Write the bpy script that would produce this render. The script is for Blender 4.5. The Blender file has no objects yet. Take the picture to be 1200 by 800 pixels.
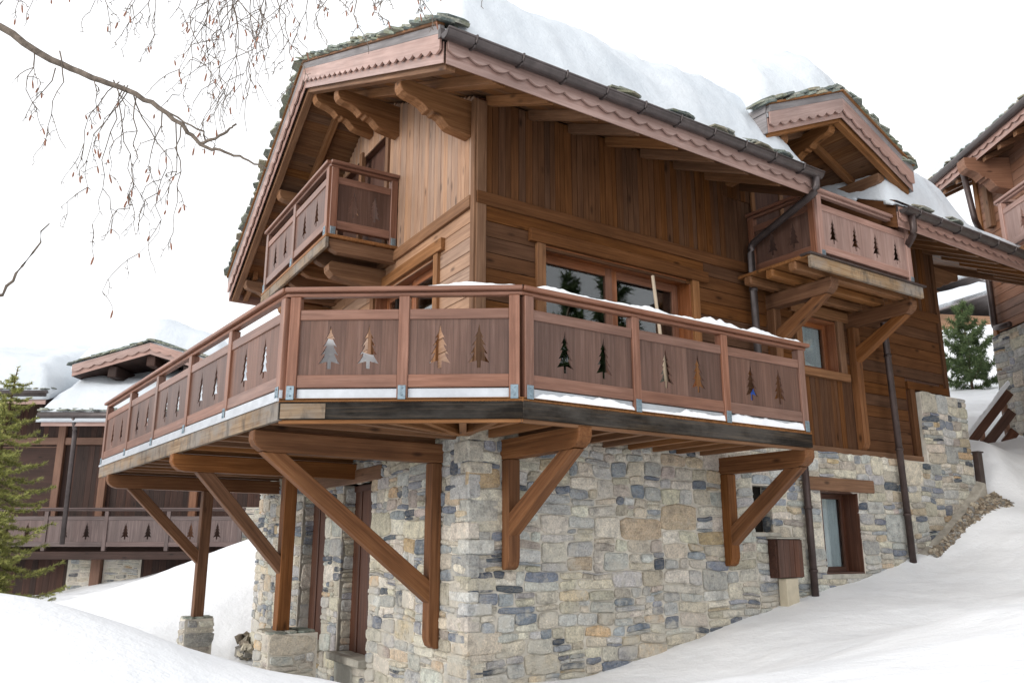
import bpy, bmesh, math, random
import numpy as np
from mathutils import Vector as V, Matrix
from mathutils.geometry import tessellate_polygon
from mathutils import noise as MN

random.seed(7)
SC = bpy.context.scene
COL = SC.collection
Z = V((0, 0, 1))

# ------------------------------------------------------------------ materials
def new_mat(name):
    m = bpy.data.materials.new(name); m.use_nodes = True
    nt = m.node_tree; nt.nodes.clear()
    out = nt.nodes.new('ShaderNodeOutputMaterial'); b = nt.nodes.new('ShaderNodeBsdfPrincipled')
    nt.links.new(b.outputs[0], out.inputs[0])
    return m, nt, b
def N(nt, typ, **kw):
    n = nt.nodes.new(typ)
    for k, v in kw.items():
        if k.startswith('i_'):
            key = k[2:]; key = int(key) if key.isdigit() else key
            n.inputs[key].default_value = v
        else: setattr(n, k, v)
    return n
def ramp(nt, fac, stops):
    r = nt.nodes.new('ShaderNodeValToRGB'); e = r.color_ramp.elements
    while len(e) < len(stops): e.new(.5)
    for el, (p, c) in zip(e, stops): el.position = p; el.color = (*c, 1) if len(c) == 3 else c
    nt.links.new(fac, r.inputs[0]); return r.outputs[0]
def mix(nt, fac, a, b, mode='MIX'):
    m = nt.nodes.new('ShaderNodeMix'); m.data_type = 'RGBA'; m.blend_type = mode
    for s, v in ((m.inputs[0], fac), (m.inputs[6], a), (m.inputs[7], b)):
        if hasattr(v, 'links') or isinstance(v, bpy.types.NodeSocket): nt.links.new(v, s)
        else: s.default_value = v if not isinstance(v, tuple) else ((*v, 1) if len(v) == 3 else v)
    return m.outputs[2]
def math_(nt, op, a, b=None, clamp=False):
    m = nt.nodes.new('ShaderNodeMath'); m.operation = op; m.use_clamp = clamp
    for s, v in ((m.inputs[0], a), (m.inputs[1], b)):
        if v is None: continue
        if isinstance(v, (int, float)): s.default_value = v
        else: nt.links.new(v, s)
    return m.outputs[0]
def attr(nt, name):
    a = nt.nodes.new('ShaderNodeAttribute'); a.attribute_name = name; return a
def mapping(nt, vec, scale):
    m = nt.nodes.new('ShaderNodeMapping'); m.inputs['Scale'].default_value = scale
    nt.links.new(vec, m.inputs['Vector']); return m.outputs[0]
def noise(nt, vec, scale, detail=4, rough=.6, dist=0):
    n = N(nt, 'ShaderNodeTexNoise'); n.inputs['Scale'].default_value = scale
    n.inputs['Detail'].default_value = detail; n.inputs['Roughness'].default_value = rough
    n.inputs['Distortion'].default_value = dist
    nt.links.new(vec, n.inputs['Vector']); return n.outputs[0]
def bump(nt, b, h, strength, dist=.01):
    n = nt.nodes.new('ShaderNodeBump'); n.inputs['Strength'].default_value = strength; n.inputs['Distance'].default_value = dist
    nt.links.new(h, n.inputs['Height']); nt.links.new(n.outputs[0], b.inputs['Normal'])

def wood(name, dark, base, light, rough=.55, var=.25, spec=.35, weather=0, grooves=0, knots=1, bmp=.35):
    m, nt, b = new_mat(name)
    a = attr(nt, 'wuv'); t = attr(nt, 'tint').outputs['Fac']
    v = a.outputs['Vector']
    g1 = noise(nt, mapping(nt, v, (.75, 26, 26)), 1.5, 7, .66, .25)
    g2 = noise(nt, mapping(nt, v, (3, 60, 60)), 1.3, 4, .7)
    c = ramp(nt, g1, [(.32, dark), (.5, base), (.70, light)])
    c = mix(nt, math_(nt, 'MULTIPLY', g2, .55), c, dark, 'MIX')
    blot = noise(nt, mapping(nt, v, (.8, 2.5, 2.5)), 1.5, 3)
    c = mix(nt, ramp(nt, blot, [(.35, (0, 0, 0)), (.75, (.55, .55, .55))]), c, tuple(x*.5 for x in dark))
    if knots:
        vo = nt.nodes.new('ShaderNodeTexVoronoi'); vo.inputs['Scale'].default_value = 1
        nt.links.new(mapping(nt, v, (1.7, 4.6, 4.6)), vo.inputs['Vector'])
        k = ramp(nt, vo.outputs['Distance'], [(.05, (.9, .9, .9)), (.15, (0, 0, 0))])
        c = mix(nt, k, c, tuple(x*.38 for x in dark))
    if not weather and not knots:
        ws = noise(nt, mapping(nt, v, (.5, 9, 9)), 2.2, 4, .7); c = mix(nt, ramp(nt, ws, [(.5, (0, 0, 0)), (.72, (.4, .4, .4))]), c, tuple(min(1, x*1.15+.03) for x in light))
    if weather:
        w = noise(nt, mapping(nt, v, (.7, 1.5, 1.5)), 1.6, 5, .65)
        c = mix(nt, ramp(nt, w, [(.42, (0, 0, 0)), (.62, (weather,)*3)]), c, (.21, .19, .17))
        w2 = noise(nt, mapping(nt, v, (5, 2, 2)), 1.7, 5, .65)
        c = mix(nt, ramp(nt, w2, [(.5, (0, 0, 0)), (.7, (weather*.8,)*3)]), c, (.05, .045, .04))
    if grooves:
        sx = nt.nodes.new('ShaderNodeSeparateXYZ'); nt.links.new(v, sx.inputs[0])
        f = math_(nt, 'FRACT', math_(nt, 'DIVIDE', sx.outputs[1], grooves))
        gl = ramp(nt, f, [(.0, (.8, .8, .8)), (.035, (0, 0, 0)), (1, (0, 0, 0))])
        wn = nt.nodes.new('ShaderNodeTexWhiteNoise'); wn.noise_dimensions = '1D'
        nt.links.new(math_(nt, 'FLOOR', math_(nt, 'DIVIDE', sx.outputs[1], grooves)), wn.inputs['W'])
        c = mix(nt, 1.0, c, ramp(nt, wn.outputs[0], [(0, (.78, .76, .76)), (1, (1.16, 1.14, 1.12))]), 'MULTIPLY')
        c = mix(nt, gl, c, tuple(x*.25 for x in dark))
    h = nt.nodes.new('ShaderNodeHueSaturation')
    nt.links.new(c, h.inputs['Color']); nt.links.new(math_(nt, 'ADD', math_(nt, 'MULTIPLY', t, var), 1.0), h.inputs['Value'])
    nt.links.new(math_(nt, 'SUBTRACT', 1.0, math_(nt, 'MULTIPLY', t, -.12)), h.inputs['Saturation'])
    nt.links.new(h.outputs[0], b.inputs['Base Color'])
    b.inputs['Roughness'].default_value = rough; b.inputs['Specular IOR Level'].default_value = spec
    bump(nt, b, g2, bmp, .006)
    return m
def plain(name, c, rough=.5, metal=0, var=.15, scale=6, spec=.4, bmp=.1):
    m, nt, b = new_mat(name)
    tc = nt.nodes.new('ShaderNodeTexCoord').outputs['Object']
    n = noise(nt, tc, scale, 5)
    c2 = ramp(nt, n, [(.3, tuple(x*(1-var) for x in c)), (.7, tuple(min(1, x*(1+var)) for x in c))])
    nt.links.new(c2, b.inputs['Base Color']); b.inputs['Roughness'].default_value = rough
    b.inputs['Metallic'].default_value = metal; b.inputs['Specular IOR Level'].default_value = spec
    if bmp: bump(nt, b, noise(nt, tc, scale*8, 3), bmp, .004)
    return m
def rock(name, rough=.8, sc=1.0, lichen=0):
    m, nt, b = new_mat(name)
    tc = nt.nodes.new('ShaderNodeTexCoord').outputs['Object']
    c = attr(nt, 'col').outputs['Color']
    n1 = noise(nt, tc, 9*sc, 6, .65); n2 = noise(nt, tc, 45*sc, 5, .7); n3 = noise(nt, tc, 4*sc, 4)
    c = mix(nt, 1.0, c, ramp(nt, n1, [(.25, (.45, .46, .48)), (.5, (1, 1, 1)), (.8, (1.35, 1.32, 1.27))]), 'MULTIPLY')
    c = mix(nt, 1.0, c, ramp(nt, n2, [(.3, (.58, .58, .58)), (.65, (1.2, 1.2, 1.2))]), 'MULTIPLY')
    vein = noise(nt, mapping(nt, tc, (2, 2, 9)), 3*sc, 5, .7, 1.5)
    c = mix(nt, ramp(nt, vein, [(.5, (0, 0, 0)), (.56, (.35, .35, .35)), (.6, (0, 0, 0))]), c, (.5, .45, .38))
    c = mix(nt, ramp(nt, n3, [(.5, (0, 0, 0)), (.8, (.3, .3, .3))]), c, (.50, .45, .37))
    if name == 'rubble_stone':                          # mortar smeared over the stone faces, heavier low down
        sz = nt.nodes.new('ShaderNodeSeparateXYZ'); nt.links.new(tc, sz.inputs[0])
        sm = math_(nt, 'ADD', noise(nt, tc, 2.6, 6, .7), math_(nt, 'MULTIPLY', math_(nt, 'SUBTRACT', 1.6, sz.outputs[2]), .075))
        c = mix(nt, ramp(nt, sm, [(.535, (0, 0, 0)), (.64, (.70, .70, .70))]), c, (.56, .53, .46))
    if lichen: c = mix(nt, ramp(nt, n3, [(.5, (0, 0, 0)), (.62, (lichen,)*3)]), c, (.20, .22, .13))
    nt.links.new(c, b.inputs['Base Color']); b.inputs['Roughness'].default_value = rough
    b.inputs['Specular IOR Level'].default_value = .25
    bump(nt, b, math_(nt, 'ADD', n1, math_(nt, 'MULTIPLY', n2, .6)), 1.0, .03)
    return m
M = {}
M['wall'] = wood('aged_shaded_larch_wall', (.070, .029, .0125), (.128, .056, .0245), (.18, .084, .039), .72, .16, .10)  # aged larch, with the shade under the eaves darkened into its colour
M['gable'] = wood('sunlit_larch_wall', (.26, .145, .088), (.41, .25, .16), (.53, .345, .23), .5, .09, .4)  # lighter copy of the wall larch, sun on the gable put into the colour
M['timber'] = wood('honey_timber', (.14, .064, .029), (.26, .127, .06), (.37, .20, .105), .55, .14, .2)
M['soffit'] = wood('soffit_boards', (.10, .045, .02), (.22, .105, .048), (.32, .17, .083), .65, .18, .15)
M['brace'] = wood('stained_brace_timber', (.105, .043, .018), (.205, .09, .039), (.295, .145, .07), .6, .14, .2)
M['rail'] = wood('red_brown_railing', (.145, .064, .040), (.235, .112, .074), (.31, .16, .11), .36, .10, .4, knots=0, bmp=.12)
M['panel'] = wood('railing_panel', (.095, .046, .031), (.145, .074, .051), (.185, .10, .073), .42, .10, .35, grooves=.17, knots=0, bmp=.12)
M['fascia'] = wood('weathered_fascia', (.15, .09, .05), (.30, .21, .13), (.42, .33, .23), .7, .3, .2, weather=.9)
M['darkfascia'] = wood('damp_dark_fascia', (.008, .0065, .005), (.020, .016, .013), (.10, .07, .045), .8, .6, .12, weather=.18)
M['pink'] = wood('pinkish_bargeboard', (.27, .16, .13), (.385, .24, .20), (.47, .32, .275), .36, .08, .5, knots=0, bmp=.1)
M['greyboard'] = wood('grey_verge_board', (.17, .15, .15), (.27, .25, .25), (.36, .34, .34), .6, .12, .35, knots=0)
M['farrail'] = wood('grey_brown_far_railing', (.08, .05, .045), (.125, .085, .078), (.17, .12, .11), .5, .12, .4, knots=0)
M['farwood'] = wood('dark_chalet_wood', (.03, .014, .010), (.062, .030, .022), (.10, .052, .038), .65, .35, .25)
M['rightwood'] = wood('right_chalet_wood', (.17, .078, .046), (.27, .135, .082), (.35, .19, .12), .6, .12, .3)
M['stone'] = rock('rubble_stone')
M['slate'] = rock('roof_slate', .75, 1.2, .55)
M['gravel'] = rock('loose_gravel', .9, 2)
M['mortar'] = plain('lime_mortar', (.56, .52, .45), .95, 0, .2, 5, .1, .6)
M['sill'] = plain('stone_sill', (.40, .38, .33), .8, 0, .3, 7, .2, .6)
M['gutter'] = plain('brown_zinc_gutter', (.085, .07, .068), .38, .55, .25, 7, .5, .03)
M['pipe'] = plain('dark_downpipe', (.055, .036, .032), .42, .3, .3, 6, .5, .03)
M['plate'] = plain('galvanised_plate', (.22, .28, .32), .45, .75, .25, 30, .5, .1)
M['flash'] = plain('zinc_flashing', (.50, .52, .55), .4, .5, .15, 4, .5, .05)
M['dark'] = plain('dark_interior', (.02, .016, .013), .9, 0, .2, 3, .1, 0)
M['door'] = wood('brown_door', (.055, .020, .012), (.10, .040, .022), (.15, .065, .038), .5, .1, .35, knots=0)
M['frame'] = wood('window_frame_wood', (.16, .055, .024), (.26, .10, .045), (.34, .15, .075), .42, .12, .4, knots=0)
M['white'] = plain('white_metal', (.75, .75, .74), .5, 0, .05)
M['curtain'] = plain('white_curtain', (.72, .74, .74), .9, 0, .05)
M['plaster'] = plain('pale_post', (.50, .44, .33), .8, 0, .12)
M['blue'] = plain('blue_plastic', (.03, .10, .42), .35, 0, .2)
M['pole'] = wood('pale_pole_wood', (.35, .26, .18), (.5, .4, .28), (.6, .5, .38), .6, .05, .3, knots=0)
M['bark'] = plain('birch_bark', (.13, .105, .085), .85, 0, .5, 25, .2, .6)
M['catkin'] = plain('catkin_brown', (.24, .11, .07), .8, 0, .3, 40)
M['trunk'] = plain('conifer_bark', (.11, .075, .05), .9, 0, .35, 14, .1, .6)
M['concrete'] = plain('rough_concrete', (.36, .33, .28), .9, 0, .3, 6, .1, .7)
def needles(name, a, b_):
    m, nt, b = new_mat(name)
    t = attr(nt, 'tint').outputs['Fac']
    c = ramp(nt, math_(nt, 'ADD', math_(nt, 'MULTIPLY', t, .5), .5), [(0, a), (1, b_)])
    nt.links.new(c, b.inputs['Base Color']); b.inputs['Roughness'].default_value = .6
    b.inputs['Specular IOR Level'].default_value = .25
    return m
M['fir'] = needles('fir_needles', (.13, .16, .045), (.45, .44, .14))
M['pine'] = needles('pine_needles', (.03, .06, .024), (.15, .20, .08))
def snow_mat(nm, c1, c2):
    m, nt, b = new_mat(nm)
    tc = nt.nodes.new('ShaderNodeTexCoord').outputs['Object']
    n = noise(nt, tc, 1.1, 6, .6); n2 = noise(nt, tc, 22, 4, .7)
    nt.links.new(ramp(nt, n, [(.3, c1), (.7, c2)]), b.inputs['Base Color'])
    b.inputs['Roughness'].default_value = .65; b.inputs['Specular IOR Level'].default_value = .25
    bump(nt, b, math_(nt, 'ADD', n, math_(nt, 'MULTIPLY', n2, .10)), .6, .12)
    return m
M['snow'] = snow_mat('fresh_snow', (.80, .815, .835), (.86, .868, .88)); M['shadedsnow'] = snow_mat('shaded_roof_snow', (.53, .57, .61), (.63, .66, .69))  # roof snow has grey shading in its colour to stand out from the sky
def glass_mat():
    m, nt, b = new_mat('window_glass'); out = [n for n in nt.nodes if n.type == 'OUTPUT_MATERIAL'][0]
    nt.nodes.remove(b)
    tr = N(nt, 'ShaderNodeBsdfTransparent'); tr.inputs[0].default_value = (.80, .84, .85, 1)
    gl = N(nt, 'ShaderNodeBsdfGlossy'); gl.inputs['Roughness'].default_value = .015
    lw = N(nt, 'ShaderNodeLayerWeight'); lw.inputs[0].default_value = .5
    ms = N(nt, 'ShaderNodeMixShader')
    nt.links.new(math_(nt, 'ADD', math_(nt, 'MULTIPLY', math_(nt, 'POWER', lw.outputs[1], 3.0), .75), .07, True), ms.inputs[0])
    nt.links.new(tr.outputs[0], ms.inputs[1]); nt.links.new(gl.outputs[0], ms.inputs[2])
    nt.links.new(ms.outputs[0], out.inputs[0]); return m
M['glass'] = glass_mat()

# ------------------------------------------------------------------ mesh builder
ROOTM = {}
class MB:
    def __init__(s): s.v = []; s.f = []; s.uv = []; s.t = []; s.c = []; s.sm = []; s.mi = []
    def add(s, vs, fs, g, sd=None, tint=None, col=(.5, .5, .5), smooth=False, rnd=True, mi=0):
        g = V(g).normalized()
        if sd is None: sd = Z.cross(g) if abs(g.z) < .9 else V((1, 0, 0)).cross(g)
        sd = V(sd).normalized(); td = g.cross(sd)
        o = V((random.uniform(0, 40), random.uniform(0, 40), random.uniform(0, 40))) if rnd else V((0, 0, 0))
        if tint is None: tint = random.uniform(-1, 1)
        b = len(s.v); vs = [V(p) for p in vs]; s.v += vs
        u = [(p.dot(g)+o.x, p.dot(sd)+o.y, p.dot(td)+o.z) for p in vs]
        for f in fs:
            s.f.append([b+i for i in f]); s.uv.append([u[i] for i in f]); s.t.append(tint); s.c.append(col); s.sm.append(smooth); s.mi.append(mi)
    def hexa(s, P, g=None, **k):
        if g is None:
            e = [P[1]-P[0], P[3]-P[0], P[4]-P[0]]; g = max(e, key=lambda x: x.length)
        s.add(P, [(0, 3, 2, 1), (4, 5, 6, 7), (0, 1, 5, 4), (1, 2, 6, 5), (2, 3, 7, 6), (3, 0, 4, 7)], g, **k)
    def box(s, O, ex, ey, ez, g=None, **k):
        O, ex, ey, ez = V(O), V(ex), V(ey), V(ez)
        s.hexa([O, O+ex, O+ex+ey, O+ey, O+ez, O+ex+ez, O+ex+ey+ez, O+ey+ez], g, **k)
    def beam(s, a, b, w, h, up=Z, **k):
        a, b = V(a), V(b); g = (b-a).normalized(); sd = g.cross(V(up)).normalized(); t = sd.cross(g).normalized()
        s.box(a-sd*w/2-t*h/2, b-a, sd*w, t*h, g, **k)
    def prism(s, outline, O, ex, ey, th, holes=(), g=None, rnd=True, **k):
        O, ex, ey, th = V(O), V(ex).normalized(), V(ey).normalized(), V(th)
        loops = [list(outline)]+[list(h) for h in holes]
        pts = [O+ex*x+ey*y for lp in loops for x, y in lp]; n = len(pts)
        tri = tessellate_polygon([[V((x, y, 0)) for x, y in lp] for lp in loops])
        fs = [tuple(t) for t in tri]+[tuple(n+i for i in reversed(t)) for t in tri]
        b = 0
        for lp in loops:
            m = len(lp)
            for i in range(m):
                j = (i+1) % m; fs.append((b+i, b+j, n+b+j, n+b+i))
            b += m
        s.add(pts+[p+th for p in pts], fs, g or ex, sd=k.pop('sd', None), rnd=rnd, **k)
    def tube(s, pts, r, n=8, smooth=True, cap=True, **k):
        pts = [V(p) for p in pts]; rr = r if isinstance(r, (list, tuple)) else [r]*len(pts)
        rings = []; prev = None
        for i, p in enumerate(pts):
            d = (pts[min(i+1, len(pts)-1)]-pts[max(i-1, 0)])
            d = d.normalized() if d.length > 1e-9 else V((0, 0, 1))
            a = d.cross(prev if prev else (V((0, 0, 1)) if abs(d.z) < .9 else V((1, 0, 0))))
            if a.length < 1e-6: a = d.orthogonal()
            a.normalize(); c = d.cross(a).normalized(); prev = c.cross(d)*-1 if False else (Z if abs(d.z) < .9 else V((1, 0, 0)))
            rings.append([p+(a*math.cos(q*2*math.pi/n)+c*math.sin(q*2*math.pi/n))*rr[i] for q in range(n)])
        vs = [v for ring in rings for v in ring]; fs = []
        for i in range(len(pts)-1):
            for q in range(n):
                q2 = (q+1) % n; fs.append((i*n+q, i*n+q2, (i+1)*n+q2, (i+1)*n+q))
        if cap: fs.append(tuple(range(n))[::-1]); fs.append(tuple((len(pts)-1)*n+q for q in range(n)))
        s.add(vs, fs, pts[-1]-pts[0] if (pts[-1]-pts[0]).length > 1e-6 else Z, smooth=smooth, **k)
    def build(s, name, mat, parent=None, bevel=0, recalc=True):
        me = bpy.data.meshes.new(name)
        mi = ROOTM.get(parent.name) if parent else None
        vs = [mi @ p for p in s.v] if mi else s.v
        me.from_pydata([tuple(p) for p in vs], [], s.f)
        for mm in (mat if isinstance(mat, (list, tuple)) else [mat]): me.materials.append(mm)
        fl = []; tl = []; cl = []
        for nm, ty in (('wuv', 'FLOAT_VECTOR'), ('tint', 'FLOAT'), ('col', 'FLOAT_COLOR')): me.attributes.new(nm, ty, 'CORNER')
        for f, u, tt, cc in zip(s.f, s.uv, s.t, s.c):
            for x in u: fl += x; tl.append(tt); cl += (cc[0], cc[1], cc[2], 1)
        A_ = me.attributes; A_['wuv'].data.foreach_set('vector', fl); A_['tint'].data.foreach_set('value', tl); A_['col'].data.foreach_set('color', cl)
        me.polygons.foreach_set('use_smooth', s.sm); me.polygons.foreach_set('material_index', s.mi)
        if recalc:
            bm = bmesh.new(); bm.from_mesh(me); bmesh.ops.recalc_face_normals(bm, faces=bm.faces); bm.to_mesh(me); bm.free()
        me.update()
        o = bpy.data.objects.new(name, me); COL.objects.link(o)
        if parent:
            o.parent = parent; ROOTM[o.name] = mi
        if bevel:
            b = o.modifiers.new('bevel', 'BEVEL'); b.width = bevel; b.segments = 1; b.limit_method = 'ANGLE'; b.angle_limit = math.radians(40)
        return o
def tag(o, label=None, cat=None, group=None, kind=None):
    if label: o['label'] = label
    if cat: o['category'] = cat
    if group: o['group'] = group
    if kind: o['kind'] = kind
    return o
def root(name, loc, ang, label, cat, group=None):
    o = bpy.data.objects.new(name, None); COL.objects.link(o); o.location = loc; o.rotation_euler = (0, 0, ang); o.empty_display_size = .3
    ROOTM[o.name] = (Matrix.Translation(V(loc)) @ Matrix.Rotation(ang, 4, 'Z')).inverted()
    return tag(o, label, cat, group)

# ------------------------------------------------------------------ frames
C = V((-.418, 9.006, 0))
R = V((math.sin(math.radians(56.061)), math.cos(math.radians(56.061)), 0))
Nn = V((-R.y, R.x, 0))                      # into the house
def H(t, y, z): return C+R*t+Nn*y+Z*z
LD = (R*.0488+Nn*.9988).normalized()        # along the gable wall
LO = V((-LD.y, LD.x, 0))                    # out of the gable wall
if LO.y > 0: LO = -LO
def PR(t, z, o=0): return C+R*t-Nn*o+Z*z    # right (eaves) wall frame
def PL(s, z, o=0): return C+LD*s+LO*o+Z*z   # left (gable) wall frame
ZF = 1.349
P0 = V((.101, 7.548, 0)); P1 = V((-2.156, 7.637, 0))
DD = V((-.5919, .8060, 0)).normalized()     # along the left arm of the deck
PE = P1+DD*8.02                             # far end of the left arm
PQ = P0+R*4.16                              # end of the right arm
def lift(p, z): return V((p.x, p.y, z))

ch = root('stone_and_timber_chalet', lift(H(4.5, 3.4, 0), -1.9), math.radians(33.939),
          'large honey brown timber chalet on a rubble stone base with a wraparound balcony', 'chalet')

# ------------------------------------------------------------------ stone walls
PAL = [((.57, .52, .42), 24), ((.66, .62, .53), 22), ((.56, .46, .33), 6), ((.58, .43, .26), 2.5), ((.43, .43, .42), 16), ((.35, .375, .405), 13),
       ((.20, .23, .28), 11), ((.09, .11, .14), 9), ((.55, .55, .52), 18), ((.46, .41, .36), 6)]
def pick_col(area=.03):
    pal = PAL if area < .05 else PAL[:5]+[PAL[8]]
    c = random.choices([p[0] for p in pal], [p[1] for p in pal])[0]; k = random.uniform(.78, 1.18)
    return tuple(max(0, x*k*random.uniform(.97, 1.03)) for x in c)
def split(r, out, depth=0, tgt=None):
    u0, u1, z0, z1 = r; w, h = u1-u0, z1-z0
    if tgt is None and w < 1.3 and h < .9:
        tgt = random.choices([(.28, .055), (.42, .12), (.36, .20), (.50, .30), (.20, .11)], [3.5, 5, 5, 3, 4])[0] if random.random() < .8 or (w < .5 and h < .4) else None
    tw, th = tgt or (.3, .14)
    if depth > 0 and tgt and w < tw*1.35 and h < th*1.5: out.append(r); return
    if (h/th > w/tw*.8 and h > th*1.2) or w < tw*1.1:
        if h <= .07: out.append(r); return
        zz = z0+h*random.uniform(.3, .7); a, b = (u0, u1, z0, zz), (u0, u1, zz, z1)
    else:
        uu = u0+w*random.uniform(.3, .7); a, b = (u0, uu, z0, z1), (uu, u1, z0, z1)
    keep = tgt if random.random() < .55 else None
    split(a, out, depth+1, keep); split(b, out, depth+1, keep if random.random() < .7 else None)
def decomp(u0, u1, z0, z1, holes):
    us = sorted(set([u0, u1]+[min(max(x, u0), u1) for h in holes for x in h[:2]]))
    out = []
    for a, b in zip(us, us[1:]):
        if b-a < 1e-4: continue
        hs = sorted([(max(h[2], z0), min(h[3], z1)) for h in holes if h[0] < (a+b)/2 < h[1]]); z = z0
        for p, q in hs:
            if p-z > 1e-4: out.append((a, b, z, p))
            z = max(z, q)
        if z1-z > 1e-4: out.append((a, b, z, z1))
    return out
def warp(u, z, seed):
    n = MN.noise_vector(V((u*1.9, z*2.6, seed)))
    n2 = MN.noise_vector(V((u*6, z*7, seed+9)))
    return u+n.x*.055+n2.x*.016, z+n.y*.045+n2.y*.014
def stones(mb, P, u0, u1, z0, z1, holes=(), seed=1, out=.020, edge_free=()):
    cells = []
    for r in decomp(u0, u1, z0, z1, holes): split(r, cells)
    for (a, b, c, d) in cells:
        w, h = b-a, d-c; m = random.uniform(.001, .0035)
        if h < .012 or w < .015: continue
        jx, jz = min(w*.10, .020), min(h*.12, .014)
        q4 = [(a+m+random.random()*jx, c+m+random.random()*jz*.7), (b-m-random.random()*jx, c+m+random.random()*jz*.7), (b-m-random.random()*jx, d-m-random.random()*jz*.7), (a+m+random.random()*jx, d-m-random.random()*jz*.7)]
        if random.random() < .28:                       # knock a corner off
            ci = random.randrange(4); cx_, cz_ = (a+b)/2, (c+d)/2; k_ = random.uniform(.08, .2); q4[ci] = (q4[ci][0]+(cx_-q4[ci][0])*k_, q4[ci][1]+(cz_-q4[ci][1])*k_)
        base = []
        for i_ in range(4):
            p, q = q4[i_], q4[(i_+1) % 4]; cr = random.uniform(.05, .15)
            for u_ in (cr, .5, 1-cr):
                nx_, nz_ = -(q[1]-p[1]), q[0]-p[0]; ll = math.hypot(nx_, nz_)+1e-9; wv = random.uniform(-.004, .006)+(0.004 if u_ == .5 else -.001)
                base.append((p[0]+(q[0]-p[0])*u_-nx_/ll*wv, p[1]+(q[1]-p[1])*u_-nz_/ll*wv))
        n = 12; cx, cz = (a+b)/2, (c+d)/2; hw, hh = w/2, h/2
        def ring(k, o, rough=0):
            pts = []
            for (x, y) in base:
                uu, zz = warp(cx+(x-cx)*k[0], cz+(y-cz)*k[1], seed); pts.append(P(uu, zz, o+random.uniform(-rough, rough)))
            return pts
        pr = random.uniform(.010, out+.006); tl = random.uniform(-.004, .004); s1 = max(.6, 1-.010/hw), max(.6, 1-.010/hh)
        vs = ring((1, 1), -.02)+ring((1, 1), pr*.45)+ring(s1, pr+tl, .0025)+ring((s1[0]*.55, s1[1]*.55), pr+tl+.004, .004)
        fs = []
        for k in range(3):
            for i in range(n):
                j = (i+1) % n; fs.append((k*n+i, k*n+j, (k+1)*n+j, (k+1)*n+i))
        fs.append(tuple(3*n+i for i in range(n)))
        mb.add(vs, fs, P(1, 0, 0)-P(0, 0, 0), col=pick_col(w*h), smooth=False)
def slab(mb, P, u0, u1, z0, z1, o0, o1, g=None, **k):
    mb.hexa([P(u0, z0, o0), P(u1, z0, o0), P(u1, z0, o1), P(u0, z0, o1), P(u0, z1, o0), P(u1, z1, o0), P(u1, z1, o1), P(u0, z1, o1)], g, **k)
def stone_wall(P, u0, u1, z0, z1, holes, seed, thick=.35, o=.11, name='stone_wall', more=()):
    core = MB(); Po = lambda u, z, q=0: P(u, z, q+o)
    for r in decomp(u0+.02, u1, z0, z1, holes): slab(core, Po, *r, -thick, -.003)
    for r in more: slab(core, Po, *r[:4], -thick, -.003)
    w = core.build(name, M['mortar'], ch)
    mb = MB(); stones(mb, Po, u0-.012, u1, z0, z1, holes, seed)
    for r in more: stones(mb, Po, *r[:4], (), seed)
    mb.build('rubble_stones', M['stone'], w); return w
WR = (5.74, 6.62, -.36, .80); HR = (4.30, 4.66, .20, .82)
stone_wall(PR, -.12, 10.0, -2.0, 1.36, [WR, HR], 3, more=[(8.62, 10.0, 1.36, 2.53)])
L1 = (2.55, 3.62, -1.36, .86); L2 = (4.32, 5.45, -1.33, .82)
stone_wall(PL, -.12, 8.1, -2.4, 1.30, [L1, L2], 11)
w = MB(); z = -1.95; k_ = 0
while z < 1.30:
    hq = min(random.uniform(.11, .27), 1.335-z); a_, b_ = (random.uniform(.30, .48), random.uniform(.16, .24)) if k_ % 2 else (random.uniform(.15, .24), random.uniform(.30, .46))
    X0 = C-LO*0; cr_ = PR(-.11-.03, 0, .11+.028+random.uniform(0, .012)); g1, g2 = R, LD
    cr_ = cr_-R*random.uniform(0, .012)
    pl = [(0, .02), (.02, 0), (a_*.5, random.uniform(-.004, .006)), (a_-.02, .004), (a_, .03), (a_, .10), (.10, b_), (.03, b_), (.003, b_-.02), (random.uniform(-.004, .006), b_*.5)]
    lo_, hi_ = z+.004, z+hq-.004; vs = []
    for (zz, ins) in ((lo_, .010), (lo_+.012, 0), (hi_-.012, 0), (hi_, .010)):
        for (x, y) in pl: vs.append(cr_+g1*(x+(ins if x < a_*.5 else -ins))+g2*(y+(ins if y < b_*.5 else -ins))+Z*(zz+random.uniform(-.004, .004)))
    n = len(pl); fs = [tuple(range(n))[::-1], tuple(range(3*n, 4*n))]
    for q in range(3):
        for i in range(n): fs.append((q*n+i, q*n+(i+1) % n, (q+1)*n+(i+1) % n, (q+1)*n+i))
    w.add(vs, fs, R, col=pick_col(.06)); z += hq; k_ += 1
w.build('corner_stones', M['stone'], ch)
# window/door reveals lined with stones, right-hand (far) jambs and soffits
def reveal(P, u, z0, z1, depth, sgn, seed):
    mb = MB()
    stones(mb, lambda a, z, q=0: P(u-sgn*(q+.0), z, .11-a), 0.02, depth, z0, z1, (), seed, .012)
    c = MB(); c.hexa([P(u, z0, .12), P(u, z0, .11-depth), P(u+sgn*.02, z0, .11-depth), P(u+sgn*.02, z0, .12), P(u, z1, .12), P(u, z1, .11-depth), P(u+sgn*.02, z1, .11-depth), P(u+sgn*.02, z1, .12)])
    j = c.build('jamb', M['mortar'], ch); mb.build('rubble_stones', M['stone'], j)
reveal(PL, L1[1], L1[2], L1[3], .26, 1, 31); reveal(PL, L2[1], L2[2], L2[3], .26, 1, 32)
reveal(PR, HR[1], HR[2], HR[3], .16, 1, 33)
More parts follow.
